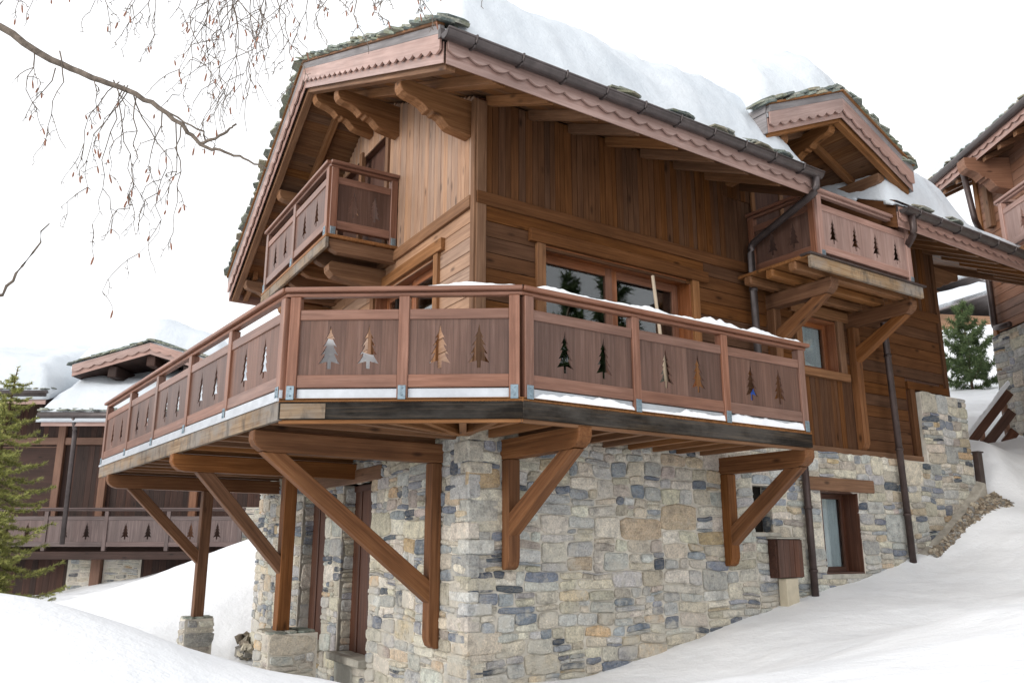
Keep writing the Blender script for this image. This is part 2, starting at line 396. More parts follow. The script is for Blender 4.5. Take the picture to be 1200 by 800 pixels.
# closed brown doors in the gable openings
for r in (L1, L2):
    d = MB(); slab(d, PL, r[0]-.1, r[1]+.1, r[2]-.1, r[3]+.1, -.13, -.06)
    d = d.build('ground_floor_door', M['door'], ch)
    f = MB()
    for k in range(3): slab(f, PL, r[0]+.03+k*.37, r[0]+.09+k*.37, r[2], r[3], -.06, -.045)
    slab(f, PL, r[0], r[1], r[3]-.09, r[3], -.06, -.04); f.build('door_frame', M['door'], d, .004)
for q in (L1, L2): sl = MB(); slab(sl, PL, q[0]-.05, q[1]+.08, q[2]-.09, q[2]+.004, -.16, .24); sl.build('door_sill', M['sill'], ch, .012)
sl = MB(); slab(sl, PL, 2.22, 5.55, .86, 1.05, -.1, .145); sl.build('lintel', M['timber'], ch, .012)
sl = MB(); slab(sl, PR, 5.36, 7.0, .80, .99, -.1, .155); sl.build('lintel', M['timber'], ch, .012)
for q in ((4.2, 4.78, .15, .205, -.2, .15), (5.6, 6.75, -.42, -.355, -.2, .14)): sl = MB(); slab(sl, PR, *q); sl.build('window_sill', M['sill'], ch, .008)
h = MB(); slab(h, PR, HR[0]-.02, HR[1]+.02, HR[2]-.02, HR[3]+.02, -.12, -.06); h.build('hatch', M['dark'], ch)  # near-black sheet, the shade inside the opening given as colour

# ------------------------------------------------------------------ timber walls
def runs(t0, t1, z, dz, holes):
    iv = [(t0, t1)]
    for (a, b, c, d) in holes:
        if c < z+dz/2 < d:
            iv = [q for (x, y) in iv for q in ((x, min(y, a)), (max(x, b), y)) if q[1]-q[0] > .02]
    return iv
def hboards(mb, P, t0, t1, z0, z1, holes=(), bh=.185, o=0):
    n = max(1, round((z1-z0)/bh)); dz = (z1-z0)/n
    for i in range(n):
        z = z0+i*dz
        for (a, b) in runs(t0, t1, z, dz, holes):
            x = a
            while x < b-.01:
                L = random.uniform(2.2, 4.6); e = b if b-x-L < .7 else x+L
                d = random.uniform(-.003, .003)
                slab(mb, P, x+.001, e-.001, z+.004, z+dz-.003, o-.026, o+d)
                x = e
def vboards(mb, P, t0, t1, z0, z1f, holes=(), bw=.10, o=0):
    t = t0
    while t < t1-.01:
        w = min(bw*random.uniform(.75, 1.2), t1-t)
        if t1-t-w < .04: w = t1-t
        tm = t+w/2; segs = [(z0, z1f(tm) if callable(z1f) else z1f)]
        for (a, b, c, d) in holes:
            if a < tm < b: segs = [q for (x, y) in segs for q in ((x, min(y, c)), (max(x, d), y)) if q[1]-q[0] > .02]
        for (a, b) in segs:
            slab(mb, P, t+.002, t+w-.002, a, b, o-.026, o+random.uniform(-.003, .003), Z)
        t += w
BW = (.97, 3.45, 1.36, 3.56)      # big window
SW = (5.74, 6.62, 2.62, 3.44)     # small window under the side balcony
# cores
core = MB()
for r in decomp(0.02, 9.66, 1.36, 5.2, [BW, SW, (8.6, 9.7, 1.3, 2.5)]): slab(core, PR, *r, -.18, -.028)
core.build('wall_core', M['door'], ch)
w = MB()
vboards(w, PR, .13, 9.62, 4.02, 5.27)
hboards(w, PR, .13, 4.98, 1.40, 3.88, [BW])
hboards(w, PR, 7.12, 9.60, 1.46, 3.88, [(8.40, 9.7, 1.3, 2.72)])
hboards(w, PR, 4.98, 7.12, 2.62, 3.88, [SW])
vboards(w, PR, 4.98, 7.12, 1.46, 2.60)
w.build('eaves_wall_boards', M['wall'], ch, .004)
w = MB()
slab(w, PR, .0, 9.64, 3.87, 4.03, -.03, .035); slab(w, PR, .74, 3.76, 3.56, 3.72, -.03, .058); slab(w, PR, 8.40, 9.64, 2.57, 2.70, -.03, .045); slab(w, PR, 8.46, 8.60, 1.46, 2.57, -.03, .045); slab(w, PR, 9.60, 9.70, 2.56, 5.3, -.16, .035)
w.build('wall_trim', M['wall'], ch, .006)
w = MB()
slab(w, PR, 4.2, 9.66, 1.34, 1.46, -.03, .045); w.build('base_beam', M['timber'], ch, .006)
w = MB(); slab(w, PR, .0, .13, 1.36, 5.2, -.12, .028); w.build('corner_post', M['timber'], ch, .006)
w = MB()
slab(w, PR, 5.62, 6.80, 2.50, 2.62, -.03, .075)
slab(w, PR, 5.60, 5.74, 2.62, 3.46, -.03, .045); slab(w, PR, 6.62, 6.78, 2.62, 3.46, -.03, .045); slab(w, PR, 5.5, 6.9, 3.46, 3.62, -.03, .055)
w.build('window_surround', M['timber'], ch, .006)
for q in ((.84, .97), (3.45, 3.58)): w = MB(); slab(w, PR, *q, 1.40, 3.56, -.03, .045); w.build('window_jamb', M['timber'], ch, .006)
w = MB()
slab(w, PL, .0, .085, 1.36, 5.22, -.1, .03); w.build('corner_post', M['timber'], ch, .006)
# gable wall
ZU = lambda y: 4.587+.4505*(y+1.28) if y < 3.45 else 6.718-.556*(y-3.45)     # underside line of the roof
GW = 6.9; GD = (1.02, 3.0, 1.36, 3.54); GU = (2.75, 4.9, 4.05, 6.02)
core = MB()
for r in decomp(.02, GW, 1.30, 4.2, [GD, GU]): slab(core, PL, *r, -.18, -.028)
for (a, b) in ((.02, 1.4), (1.4, 2.75), (4.9, 5.8), (5.8, GW)):
    za, zb = ZU(a)+.08, ZU(b)+.08
    core.hexa([PL(a, 4.2, -.18), PL(b, 4.2, -.18), PL(b, 4.2, -.028), PL(a, 4.2, -.028), PL(a, za, -.18), PL(b, zb, -.18), PL(b, zb, -.028), PL(a, za, -.028)])
slab(core, PL, 2.75, 4.9, 6.02, 6.3, -.18, -.028)
core.build('wall_core', M['door'], ch)
w = MB()
vboards(w, PL, .085, GW, 4.0, lambda t: ZU(t)+.07, [GU])
hboards(w, PL, .085, GW, 1.36, 3.86, [GD])
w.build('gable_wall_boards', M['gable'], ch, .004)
w = MB()
slab(w, PL, .085, GW, 3.85, 4.0, -.03, .045); slab(w, PL, .78, 3.2, 3.54, 3.70, -.03, .06); slab(w, PL, .90, 1.02, 1.36, 3.54, -.03, .045)
slab(w, PL, 3.0, 3.12, 1.36, 3.54, -.03, .045)
slab(w, PL, 2.66, 2.76, 4.0, 6.03, -.03, .04); slab(w, PL, 3.72, 3.82, 4.0, 6.1, -.03, .045); slab(w, PL, 4.9, 5.0, 4.0, 6.03, -.03, .04)
w.build('wall_trim', M['timber'], ch, .006)
w = MB()   # closed dark boards behind the upper gable opening, and back walls that close the house
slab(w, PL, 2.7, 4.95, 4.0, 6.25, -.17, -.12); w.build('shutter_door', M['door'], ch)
w = MB()
w.hexa([H(.3, 6.8, -1.9), H(9.6, 6.8, -1.9), H(9.6, 6.95, -1.9), H(.3, 6.95, -1.9), H(.3, 6.8, 4.9), H(9.6, 6.8, 4.9), H(9.6, 6.95, 4.9), H(.3, 6.95, 4.9)])
w.hexa([H(9.5, 0.02, -1.9), H(9.64, .02, -1.9), H(9.64, 6.9, -1.9), H(9.5, 6.9, -1.9), H(9.5, .02, 5.1), H(9.64, .02, 5.1), H(9.64, 6.9, 5.1), H(9.5, 6.9, 5.1)])
w.hexa([H(9.5, .1, 5.1), H(9.64, .1, 5.1), H(9.64, 6.8, 5.1), H(9.5, 6.8, 5.1), H(9.5, 3.3, 6.6), H(9.64, 3.3, 6.6), H(9.64, 3.5, 6.6), H(9.5, 3.5, 6.6)])
w.hexa([H(.2, .2, 1.32), H(9.5, .2, 1.32), H(9.5, 6.8, 1.32), H(.35, 6.8, 1.32), H(.2, .2, 1.36), H(9.5, .2, 1.36), H(9.5, 6.8, 1.36), H(.35, 6.8, 1.36)])
w.build('rear_walls', M['wall'], ch)
# inner partition so rooms read dark
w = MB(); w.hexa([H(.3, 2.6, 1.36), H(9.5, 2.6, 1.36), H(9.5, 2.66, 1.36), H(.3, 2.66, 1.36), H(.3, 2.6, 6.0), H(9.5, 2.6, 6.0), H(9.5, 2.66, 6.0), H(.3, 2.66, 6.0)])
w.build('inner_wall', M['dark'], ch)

def window(P, r, rec, nl, fw=.085, mat='frame', curtain=False, parent=ch, name='window'):
    t0, t1, z0, z1 = r; f = MB()
    for (a, b, c, d) in ((t0, t0+.02, z0, z1), (t1-.02, t1, z0, z1)): slab(f, P, a, b, c, d, -rec-.08, 0.0)
    slab(f, P, t0+.02, t1-.02, z1-.02, z1, -rec-.08, 0); slab(f, P, t0+.02, t1-.02, z0, z0+.03, -rec-.08, 0)
    fo = f.build(name, M[mat], parent, .003)
    a0, a1, c0, c1 = t0+.02, t1-.02, z0+.03, z1-.02; wd = (a1-a0)/nl
    for k in range(nl):
        g = MB(); x0, x1 = a0+k*wd, a0+(k+1)*wd; oo = -rec-.03*(k % 2)
        for q in ((x0, x0+fw, c0, c1), (x1-fw, x1, c0, c1), (x0+fw, x1-fw, c0, c0+fw), (x0+fw, x1-fw, c1-fw, c1)): slab(g, P, *q, oo-.055, oo)
        g.build('sash', M[mat], fo, .004)
        g = MB(); slab(g, P, x0+fw-.01, x1-fw+.01, c0+fw-.01, c1-fw+.01, oo-.034, oo-.026); g.build('pane', M['glass'], fo)
        if curtain:
            g = MB(); vs = []; fs = []; n = 40; xa, xb = x0+fw, x1-fw
            for i in range(n+1):
                u = xa+(xb-xa)*i/n; q = .018*math.sin(i*1.25)+.008*math.sin(i*.6)
                vs += [P(u, c0, oo-.066+q), P(u, c1, oo-.066+q)]
            for i in range(n): fs.append((2*i, 2*i+2, 2*i+3, 2*i+1))
            g.add(vs, fs, Z, smooth=True); g.build('curtain', M['curtain'], fo, recalc=False)
    return fo
window(PR, BW, .20, 2, .11)
window(PR, SW, .17, 1, .07, curtain=True)
window(lambda t, z, o=0: PR(t, z, o+.11), WR, .24, 1, .07, 'door', curtain=True)
window(PL, GD, .14, 2, .1)

# ------------------------------------------------------------------ main roof
TV = lambda y, o=1.10: -o*.9988+.0488*y
EY = -1.28; RY = 3.45; FY = 7.55; TE = 12.6
EX = (4.58, 6.50)                                     # eaves cut for the dormer balcony
def rp(t, y, dz): return H(t, y, ZU(y)+dz)
def panel(mb, ta, tb, y0, y1, d0, d1, g=None, **k):
    fa = ta if callable(ta) else (lambda y: ta); fb = tb if callable(tb) else (lambda y: tb)
    mb.hexa([rp(fa(y0), y0, d0), rp(fb(y0), y0, d0), rp(fb(y1), y1, d0), rp(fa(y1), y1, d0), rp(fa(y0), y0, d1), rp(fb(y0), y0, d1), rp(fb(y1), y1, d1), rp(fa(y1), y1, d1)], g, **k)
e = 1e-3
w = MB()
def soff(ta, tb, y0, y1):
    n = max(1, round((y1-y0)/.14)); dy = (y1-y0)/n
    for i in range(n): panel(w, ta, tb, y0+i*dy+.002, y0+(i+1)*dy-.002, .13, .155, R)
v0 = lambda y: TV(y)+.05
soff(v0, EX[0], EY+.03, -.02); soff(v0, EX[0], 0, RY-e); soff(EX[1], TE-.05, EY+.03, -.02); soff(EX[0]+.002, TE-.05, 0, RY-e)
soff(v0, TE-.05, RY+e, FY-.03)
w.build('soffit', M['soffit'], ch)
w = MB()
v1 = lambda y: TV(y)+.03
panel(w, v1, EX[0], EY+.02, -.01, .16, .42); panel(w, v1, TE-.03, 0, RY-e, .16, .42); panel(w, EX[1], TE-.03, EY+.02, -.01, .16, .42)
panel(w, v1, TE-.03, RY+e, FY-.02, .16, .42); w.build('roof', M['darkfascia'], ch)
# rafters under the eaves and verges
def rafter(*a):
    w = MB(); panel(w, *a); w.build('rafter', M['timber'], ch, .006)
t = -.45
while t < TE-.2:
    if not (EX[0]-.1 < t < EX[1]+.1):
        rafter(t-.045, t+.045, EY+.05, .0, .0, .13); rafter(t-.045, t+.045, 6.95, FY-.05, .0, .13)
    t += .62
for o in (1.06, .52):
    for (a, b) in ((EY+.04, RY-e), (RY+e, FY-.04)):
        rafter(lambda y: TV(y, o), lambda y: TV(y, o)+(.11 if o > 1 else .09), a, b, -.035 if o > 1 else .0, .13)
for (a, b) in ((EY+.04, RY-e), (RY+e, FY-.04)): rafter(TE-.16, TE-.05, a, b, -.02, .13)
# scalloped bargeboards
def wave_board(mb, back, A, B, up, h, outd, th=.022, step=.24, amp=.05, low=.115, mat=None):
    A, B, up, outd = V(A), V(B), V(up), V(outd); L = (B-A).length; g = (B-A).normalized()
    back.box(A, B-A, up*(low+.12), outd*.012, g)
    n = max(2, round(L/step)); pts = []
    for i in range(n*8+1):
        x = L*i/(n*8); q = (i % 8)/8
        y = low+amp*(-math.sin(math.pi*q))*1.0 if True else 0
        pts.append((x, y+amp*.5))
    pts = pts+[(L, h), (0, h)]
    mb.prism(pts, A+outd*.030, g, up, outd*th, g=g)
def verge(P, a, b, up_h, outv, stack=(.0, .31), mats=('pink', 'greyboard', 'timber'), parent=ch):
    # P(y) gives the foot line point
    A, B = P(a), P(b); mb = MB(); bk = MB(); wave_board(mb, bk, A, B, Z, .31, outv)
    x = bk.build('bargeboard', M[mats[0]], parent); mb.build('scalloped_trim', M[mats[0]], x, .003)
    g = MB(); g.box(A+Z*.312, B-A, Z*.10, outv*.055, B-A); g.build('verge_board', M[mats[1]], parent, .003)
    g = MB(); g.box(A+Z*.414, B-A, Z*.03, outv*.085, B-A); g.build('verge_batten', M[mats[2]], parent, .003)
vp = lambda dz: (lambda y: rp(TV(y), y, dz))
verge(vp(.02), EY, RY, 0, LO); verge(vp(.02), RY, FY, 0, LO)
verge(lambda y: rp(TE, y, .02), EY, RY, 0, R)
# eaves fascia
for (a, b) in ((TV(EY), EX[0]), (EX[1], TE)):
    mb = MB(); bk = MB(); wave_board(mb, bk, H(a+.02, EY, 4.605), H(b, EY, 4.605), Z, .30, -Nn)
    x = bk.build('eaves_fascia', M['pink'], ch); mb.build('scalloped_trim', M['pink'], x, .003)
w = MB(); w.box(H(TV(FY), FY, 4.44), R*(TE-TV(FY)), Z*.36, Nn*.03); w.build('eaves_fascia', M['pink'], ch)
# cut sides
for t in EX:
    w = MB(); w.hexa([rp(t-.012, EY, 0), rp(t+.012, EY, 0), rp(t+.012, 0, 0), rp(t-.012, 0, 0), rp(t-.012, EY, .43), rp(t+.012, EY, .43), rp(t+.012, 0, .43), rp(t-.012, 0, .43)])
    w.build('eaves_return_board', M['wall'], ch)
# gutters with brackets
def gutter(a, b, zc, r=.078):
    mb = MB(); vs = []; fs = []; n = 10; A = H(a, EY-.115, zc)
    prof = [(r*math.cos(math.pi+math.pi*i/n), r*math.sin(math.pi+math.pi*i/n)) for i in range(n+1)]
    prof = prof+[(x*.9, y*.9+.001) for x, y in reversed(prof)]
    mb.prism(prof, A, Nn, Z, R*(b-a))
    for p in (a, b-.006):
        mb.prism(prof[:n+1], H(p, EY-.115, zc), Nn, Z, R*.006)
    mb.tube([H(a, EY-.115-r, zc+.004), H(b, EY-.115-r, zc+.004)], .012, 6)
    mb.box(H(a, EY+.02, zc-.02), R*(b-a), Z*.10, -Nn*.05)
    g = mb.build('gutter', M['gutter'], ch)
    t = a+.32
    while t < b-.1:
        k = MB()
        pts = [H(t, EY-.115+(r+.008)*math.cos(q), zc+(r+.008)*math.sin(q)) for q in [math.pi*(1+.1*i) for i in range(11)]]
        k.tube([pts[0]+Z*.02]+pts, .013, 5); t += .56; k.build('gutter_bracket', M['gutter'], g)
    return g
gutter(TV(EY)-.06, 4.56, 4.88); gutter(6.52, TE, 4.86)
def bend(pts, r=.05, n=5):
    pts = [V(p) for p in pts]; out = [pts[0]]
    for a, b, c in zip(pts, pts[1:], pts[2:]):
        d = min(.12, (b-a).length*.45, (c-b).length*.45); p = b+(a-b).normalized()*d; q = b+(c-b).normalized()*d
        for i in range(n+1):
            s = i/n; out.append(p.lerp(b, s).lerp(b.lerp(q, s), s))
    return out+[pts[-1]]
def pipe(pts, r, mat, bands=(), parent=ch):
    mb = MB(); mb.tube(bend(pts), r, 14); p = mb.build('downpipe', M[mat], parent)
    if bands:
        k = MB()
        for b in bands: k.tube([V(b)-Z*.02, V(b)+Z*.02], r+.01, 14)
        k.build('pipe_band', M[mat], p)
pipe([H(4.46, EY-.115, 4.86), H(4.46, EY-.115, 4.62), H(4.60, -.12, 4.27), H(4.60, -.12, 1.40)], .052, 'gutter', [H(4.60, -.12, 3.6), H(4.60, -.12, 2.2)])
pipe([H(6.72, EY-.115, 4.84), H(6.72, EY-.115, 4.50), H(7.64, -.19, 4.05), H(7.70, -.22, -.35)], .052, 'pipe', [H(7.655, -.197, 3.0), H(7.673, -.207, 1.5), H(7.685, -.213, .5)])
pipe([H(5.32, -.20, 1.25), H(5.32, -.20, -.9)], .05, 'pipe', [H(5.32, -.20, .55), H(5.32, -.2, -.3)])

# slates along the verges, ridge and eaves
SPAL = [(.25, .29, .25), (.30, .33, .29), (.20, .24, .21), (.36, .37, .32), (.15, .18, .17), (.33, .30, .22)]
def slate(mb, c, ex, ey, up, w, l, th):
    ex, ey, up = V(ex).normalized(), V(ey).normalized(), V(up).normalized(); n = 7; pts = []
    ph = random.uniform(0, 6)
    for i in range(n):
        q = ph+2*math.pi*i/n+random.uniform(-.25, .25); cs, sn = math.cos(q), math.sin(q)
        rr = (abs(cs)**4+abs(sn)**4)**-.25*random.uniform(.82, 1.05); pts.append((cs*rr*w/2, sn*rr*l/2))
    k = random.uniform(.75, 1.2); c0 = random.choice(SPAL)
    mb.prism(pts, c, ex, ey, up*th, col=tuple(x*k for x in c0))
def slates_line(w, P, a, b, inn, upv, rows=((.0, .16), (.06, .13)), step=.24):
    L = abs(b-a); sg = 1 if b > a else -1
    for lay, (dz, ins) in enumerate(rows):
        u = random.uniform(0, .1)
        while u < L:
            y = a+sg*u; l = random.uniform(.18, .34)
            base = P(y); d = (P(y+sg*.1)-P(y)).normalized()
            slate(w, base+Z*(dz*.85+random.uniform(-.008, .012))+inn*(ins+random.uniform(-.05, .03)), inn+Z*.02, d+Z*random.uniform(-.05, .09), upv, random.uniform(.30, .42), l*1.1, random.uniform(.020, .036))
            u += l*.72
up1 = (Z-Nn*.4505).normalized(); up2 = (Z+Nn*.556).normalized()
w = MB(); slates_line(w, lambda y: rp(TV(y), y, .475), EY-.02, RY, -LO, up1, ((-.02, .03), (.03, .06), (.07, .10)), .2)
w.build('roof_slates', M['slate'], ch)
w = MB(); slates_line(w, lambda y: rp(TV(y), y, .475), RY, FY+.04, -LO, up2, ((-.02, .03), (.03, .06), (.07, .10)), .2)
w.build('roof_slates', M['slate'], ch)
for s_ in (1.55, 2.4, 3.15, 3.8, 4.25, 7.6, 8.5):   # a few slates that poke from the snow at the eaves
    w = MB()
    for q_ in range(3): slate(w, H(s_-.3+random.uniform(-.1, .1), EY+.06+.03*q_, 5.045+.028*q_), R, Nn, up1+V((0, random.uniform(-.1, .1), .1)), .40, .26, .022)
    w.build('roof_slates', M['slate'], ch)
w = MB()
for (a, b) in ((TV(EY)+.02, EX[0]), (EX[1], TE)): panel(w, a, b, EY-.03, EY+.3, .425, .44)
w.build('eaves_flashing', M['gutter'], ch)

# carved purlin consoles
def console(mb, P, a, L, h, wd):
    # P(x, z): x outward from the wall, z relative to the top line
    o = [(0, 0), (L, 0), (L+.0, -.10), (L-.03, -.155), (L-.10, -.185), (L-.20, -.20), (L-.29, -.235), (L-.34, -.275), (L-.36, -.30), (L-.41, -.285), (L-.44, -.32), (L-.49, -.31), (L-.53, -.33),
         (L-.57, -.37), (L-.63, -.42), (L-.70, -.44), (0, -.47)]
    o = [(x, z*h/.47) for x, z in o]
    O = P(0, 0); ex = P(1, 0)-P(0, 0); sd = ex.cross(Z).normalized()
    mb.prism(o, O-sd*wd/2, ex, Z, sd*wd, g=ex)
for s_, dz in ((.20, -.02), (2.42, -.02), (3.45, -.02), (5.15, -.02), (7.05, .0)):
    mb = MB(); zt = ZU(s_)+dz
    console(mb, lambda x, z: C+LD*s_-R*(x+(.35 if s_ > 6.8 else 0)-.35*(s_ > 6.8))+Z*(zt+z), 0, .96, .47 if s_ < 5 else .42, .16)
    mb.build('carved_bracket', M['timber'], ch, .008)
mb = MB(); console(mb, lambda x, z: H(9.7+x, .05, 4.95+z), 0, .8, .4, .16); mb.build('carved_bracket', M['timber'], ch, .008)

# ------------------------------------------------------------------ dormer over the side balcony
DX = 5.46; DH = 1.68; DY = -1.22; DZ = 6.06; DSL = .44
def dz_(x): return DZ-abs(x-DX)*DSL
def dp(x, y, d): return H(x, y, dz_(x)+d)
def dpan(mb, x0, x1, y0, y1, d0, d1, g=None):
    mb.hexa([dp(x0, y0, d0), dp(x1, y0, d0), dp(x1, y1, d0), dp(x0, y1, d0), dp(x0, y0, d1), dp(x1, y0, d1), dp(x1, y1, d1), dp(x0, y1, d1)], g)
BK = 2.9
w = MB(); dpan(w, DX-DH+.02, DX-e, DY+.03, BK, .13, .40); dpan(w, DX+e, DX+DH-.02, DY+.03, BK, .13, .40)
dr = w.build('dormer_roof', M['darkfascia'], ch)
w = MB()
for sg in (-1, 1):
    n = 12
    for i in range(n):
        a, b = DX+sg*(e+DH*i/n), DX+sg*(DH*(i+1)/n-.003); dpan(w, min(a, b), max(a, b), DY+.04, BK, .105, .13, Nn)
w.build('dormer_soffit', M['soffit'], dr)
w = MB()
for y in (DY+.04, DY+.62):
    for sg in (-1, 1):
        a, b = DX+sg*e, DX+sg*(DH-.03); dpan(w, min(a, b), max(a, b), y, y+.1, -.03 if y < -1 else 0, .105)
w.build('dormer_rafters', M['timber'], dr, .006)
for sg in (-1, 1):
    A, B = dp(DX, DY, .02), dp(DX+sg*DH, DY, .02)
    if sg < 0: A, B = B, A
    mb = MB(); bk = MB(); wave_board(mb, bk, A, B, Z, .29, -Nn, low=.09)
    x = bk.build('dormer_bargeboard', M['pink'], dr); mb.build('x', M['pink'], x, .003).name = 'scalloped_trim'
    g = MB(); g.box(A+Z*.292, B-A, Z*.10, -Nn*.055, B-A); g.build('dormer_verge_board', M['greyboard'], dr, .003)
    g = MB(); g.box(A+Z*.394, B-A, Z*.03, -Nn*.085, B-A); g.build('dormer_verge_batten', M['timber'], dr, .003)
    g = MB(); xx = DX+sg*DH; g.box(H(xx, DY, dz_(xx)+.02), Nn*(BK-DY), Z*.28, R*sg*.02); g.box(H(xx, DY, dz_(xx)+.31), Nn*(BK-DY), Z*.11, R*sg*.03)
    g.build('dormer_eaves_fascia', M['greyboard'], dr)
w = MB()
slates_line(w, lambda x: dp(x, DY-.0, .45), DX-DH-.04, DX, Nn, (Z-R*.44), ((-.02, .05), (.03, .07), (.07, .12)))
slates_line(w, lambda x: dp(x, DY-.0, .45), DX+.03, DX+DH+.04, Nn, (Z+R*.44), ((-.02, .05), (.03, .07), (.07, .12)))
slates_line(w, lambda y: H(DX+DH, y, dz_(DX+DH)+.44), DY, 1.5, -R, (Z+R*.44), ((0, .12), (.05, .15)))
w.build('dormer_slates', M['slate'], dr)
for x in (DX-1.12, DX, DX+1.14):
    mb = MB(); zt = dz_(x)-.02
    console(mb, lambda q, z: H(x, -q, zt+z+.02), 0, 1.06, .40, .15); mb.build('carved_bracket', M['timber'], dr, .008)
w = MB()
for sg in (-1, 1):
    xx = DX+sg*1.30; w.hexa([H(xx-.04, 0, 3.9), H(xx+.04, 0, 3.9), H(xx+.04, BK, 4.6), H(xx-.04, BK, 4.6), H(xx-.04, 0, dz_(xx)+.12), H(xx+.04, 0, dz_(xx)+.12), H(xx+.04, BK, dz_(xx)+.12), H(xx-.04, BK, dz_(xx)+.12)])
vboards(w, PR, DX-1.28, DX+1.28, 5.0, lambda t: dz_(t)+.12, [(4.85, 6.1, 3.8, 5.75)], o=.02)
w.build('dormer_wall', M['wall'], dr)
w = MB(); slab(w, PR, 4.8, 6.15, 3.9, 5.8, .005, .03); w.build('balcony_door', M['door'], dr)
w = MB()
for r in ((4.78, 4.86, 3.9, 5.8), (6.1, 6.18, 3.9, 5.8), (4.86, 6.1, 5.72, 5.8), (5.44, 5.52, 3.9, 5.72)): slab(w, PR, *r, .03, .06)
w.build('door_frame', M['timber'], dr, .004)

# ------------------------------------------------------------------ railings
TREE = [(.019, 0), (.021, .075), (.108, .050), (.088, .078), (.060, .125), (.050, .158), (.092, .138), (.070, .170), (.046, .215), (.036, .245), (.072, .226), (.052, .258), (.032, .295), (.024, .318), (.050, .304), (.034, .335), (.014, .375), (0, .455)]
def tree_hole(cx, cz, s=1.0):
    r = [(cx+x*s, cz+y*s) for x, y in TREE]; l = [(cx-x*s, cz+y*s) for x, y in reversed(TREE[:-1])]
    return r+l
def railing(A, B, posts, out, zf, parent, ph=1.08, ntree=2, mat=('rail', 'panel'), plates=True, zs=None, pw=.10, flash=True, cut=None, name='railing', drop=.0, treescale=1.0, ext=(0, 0)):
    A, B, out = V(A), V(B), V(out).normalized(); g = (B-A).normalized(); L = (B-A).length; k = ph/1.08
    q = lambda u, z, o=0: A+g*u+out*o+Z*(zf+z-A.z)
    cap = MB(); slab(cap, q, -ext[0], L+ext[1], 1.015*k, 1.015*k+.045, -.125, .035)
    slab(cap, q, -ext[0]*.5, L+ext[1]*.5, .975*k, 1.012*k, -.09, -.01)
    rl = cap.build(name, M[mat[0]], parent, .008)
    for u in posts:
        m = MB(); slab(m, q, u-pw/2, u+pw/2, -.01-drop, .972*k, -.10, 0, Z); m.build('railing_post', M[mat[0]], rl, .006)
        if plates:
            m = MB(); slab(m, q, u-pw*.36, u+pw*.36, -.02-drop, .11, .002, .010)
            for z in (.02, .085): m.tube([q(u, z, .008), q(u, z, .02)], .009, 6)
            m.build('fixing_plate', M['plate'], rl, .002)
    for a, b in zip(posts, posts[1:]):
        a += pw/2; b -= pw/2; m = MB()
        slab(m, q, a, b, .745*k, .845*k, -.085, -.012); m.build('cross_rail', M[mat[0]], rl, .005)
        m = MB(); slab(m, q, a, b, .095*k, .215*k, -.085, -.012); m.build('cross_rail', M[mat[0]], rl, .005)
        fr = [(i+.5)/ntree for i in range(ntree)] if ntree > 2 else [.31, .70]
        hh = (.745-.215)*k
        holes = [tree_hole((b-a)*f, .215*k+hh*.5-.22*treescale*k*.93, treescale*k*.93) for f in fr]
        p = MB(); p.prism([(0, .205*k), (b-a, .205*k), (b-a, .755*k), (0, .755*k)], q(a, 0, -.045), g, Z, out*.018, holes=holes, g=Z, sd=g, rnd=False)
        p.build('tree_panel', M[mat[1]], rl)
        if flash:
            p = MB(); slab(p, q, a+.004, b-.004, -.005, .085, -.05, -.035); p.build('flashing', M['flash'], rl)
    return rl
oR = -Nn; cg = (P0-P1).normalized(); oC = V((cg.y, -cg.x, 0)); oL = V((DD.y, -DD.x, 0))
if oC.y > 0: oC = -oC
if oL.x > 0: oL = -oL
railing(lift(P0, ZF), lift(PQ, ZF), [.08, 1.42, 2.74, 4.08], oR, ZF, ch, ext=(.0, .06))
railing(lift(P1, ZF), lift(P0, ZF), [.10, 1.14, 2.18], oC, ZF, ch, ext=(.0, .0))
railing(lift(PE, ZF), lift(P1, ZF), [8.02-x for x in (7.96, 6.26, 4.68, 3.12, 1.60, .06)], oL, ZF, ch, ext=(.06, .0))
# floor structure
w = MB()
In = lambda p, d, o: p-o*d
poly = [P0, PQ, H(3.80, -.02, 0), C+(R*.0)-Nn*.02, C+LD*7.9, PE]
far = C+LD*7.6
w1 = [P1, P0, PQ, PQ+Nn*1.46, C+V((0, 0, 0)), far, PE]
pts = [(p.x, p.y) for p in w1]
w.prism(pts, V((0, 0, ZF-.045)), V((1, 0, 0)), V((0, 1, 0)), Z*.04); w.build('deck_floor', M['soffit'], ch)
f = MB()
f.box(lift(P0, ZF-.20)-oC*.0, (PQ-P0), Z*.17, -oR*.045); f.box(lift(P0, ZF-.03), (PQ-P0), Z*.025, -oR*.16)
f.box(lift(P1, ZF-.20), (P0-P1)*.999, Z*.17, -oC*.045); f.box(lift(P1, ZF-.03), (P0-P1), Z*.025, -oC*.16)
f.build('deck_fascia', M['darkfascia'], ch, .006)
f = MB(); f.box(lift(PE, ZF-.21)+oL*.005, (P1-PE), Z*.175, -oL*.045); f.box(lift(PE, ZF-.21), R*.05, Z*.17, R.cross(Z)*.05)
f.box(lift(P1, ZF-.195)+oC*.003+cg*.02, cg*.42, Z*.14, oC*.004)
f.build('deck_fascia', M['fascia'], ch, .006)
f = MB(); f.box(lift(PE, ZF-.032), (P1-PE), Z*.03, oL*.02); f.box(lift(PE, ZF-.0), (P1-PE), Z*.075, -oL*.03)
f.build('edge_flashing', M['flash'], ch)
f = MB(); f.box(lift(P0, ZF-.235)+Nn*.03, (PQ-P0)*.99, Z*.035, Nn*.05); f.box(lift(P1, ZF-.235)-oC*.03, (P0-P1), Z*.035, -oC*.05)
f.build('fascia_batten', M['timber'], ch, .004)
def joist(a, b, w_, h_):
    j = MB(); j.beam(a, b, w_, h_); j.build('joist', M['timber'], ch, .004)
u = .12
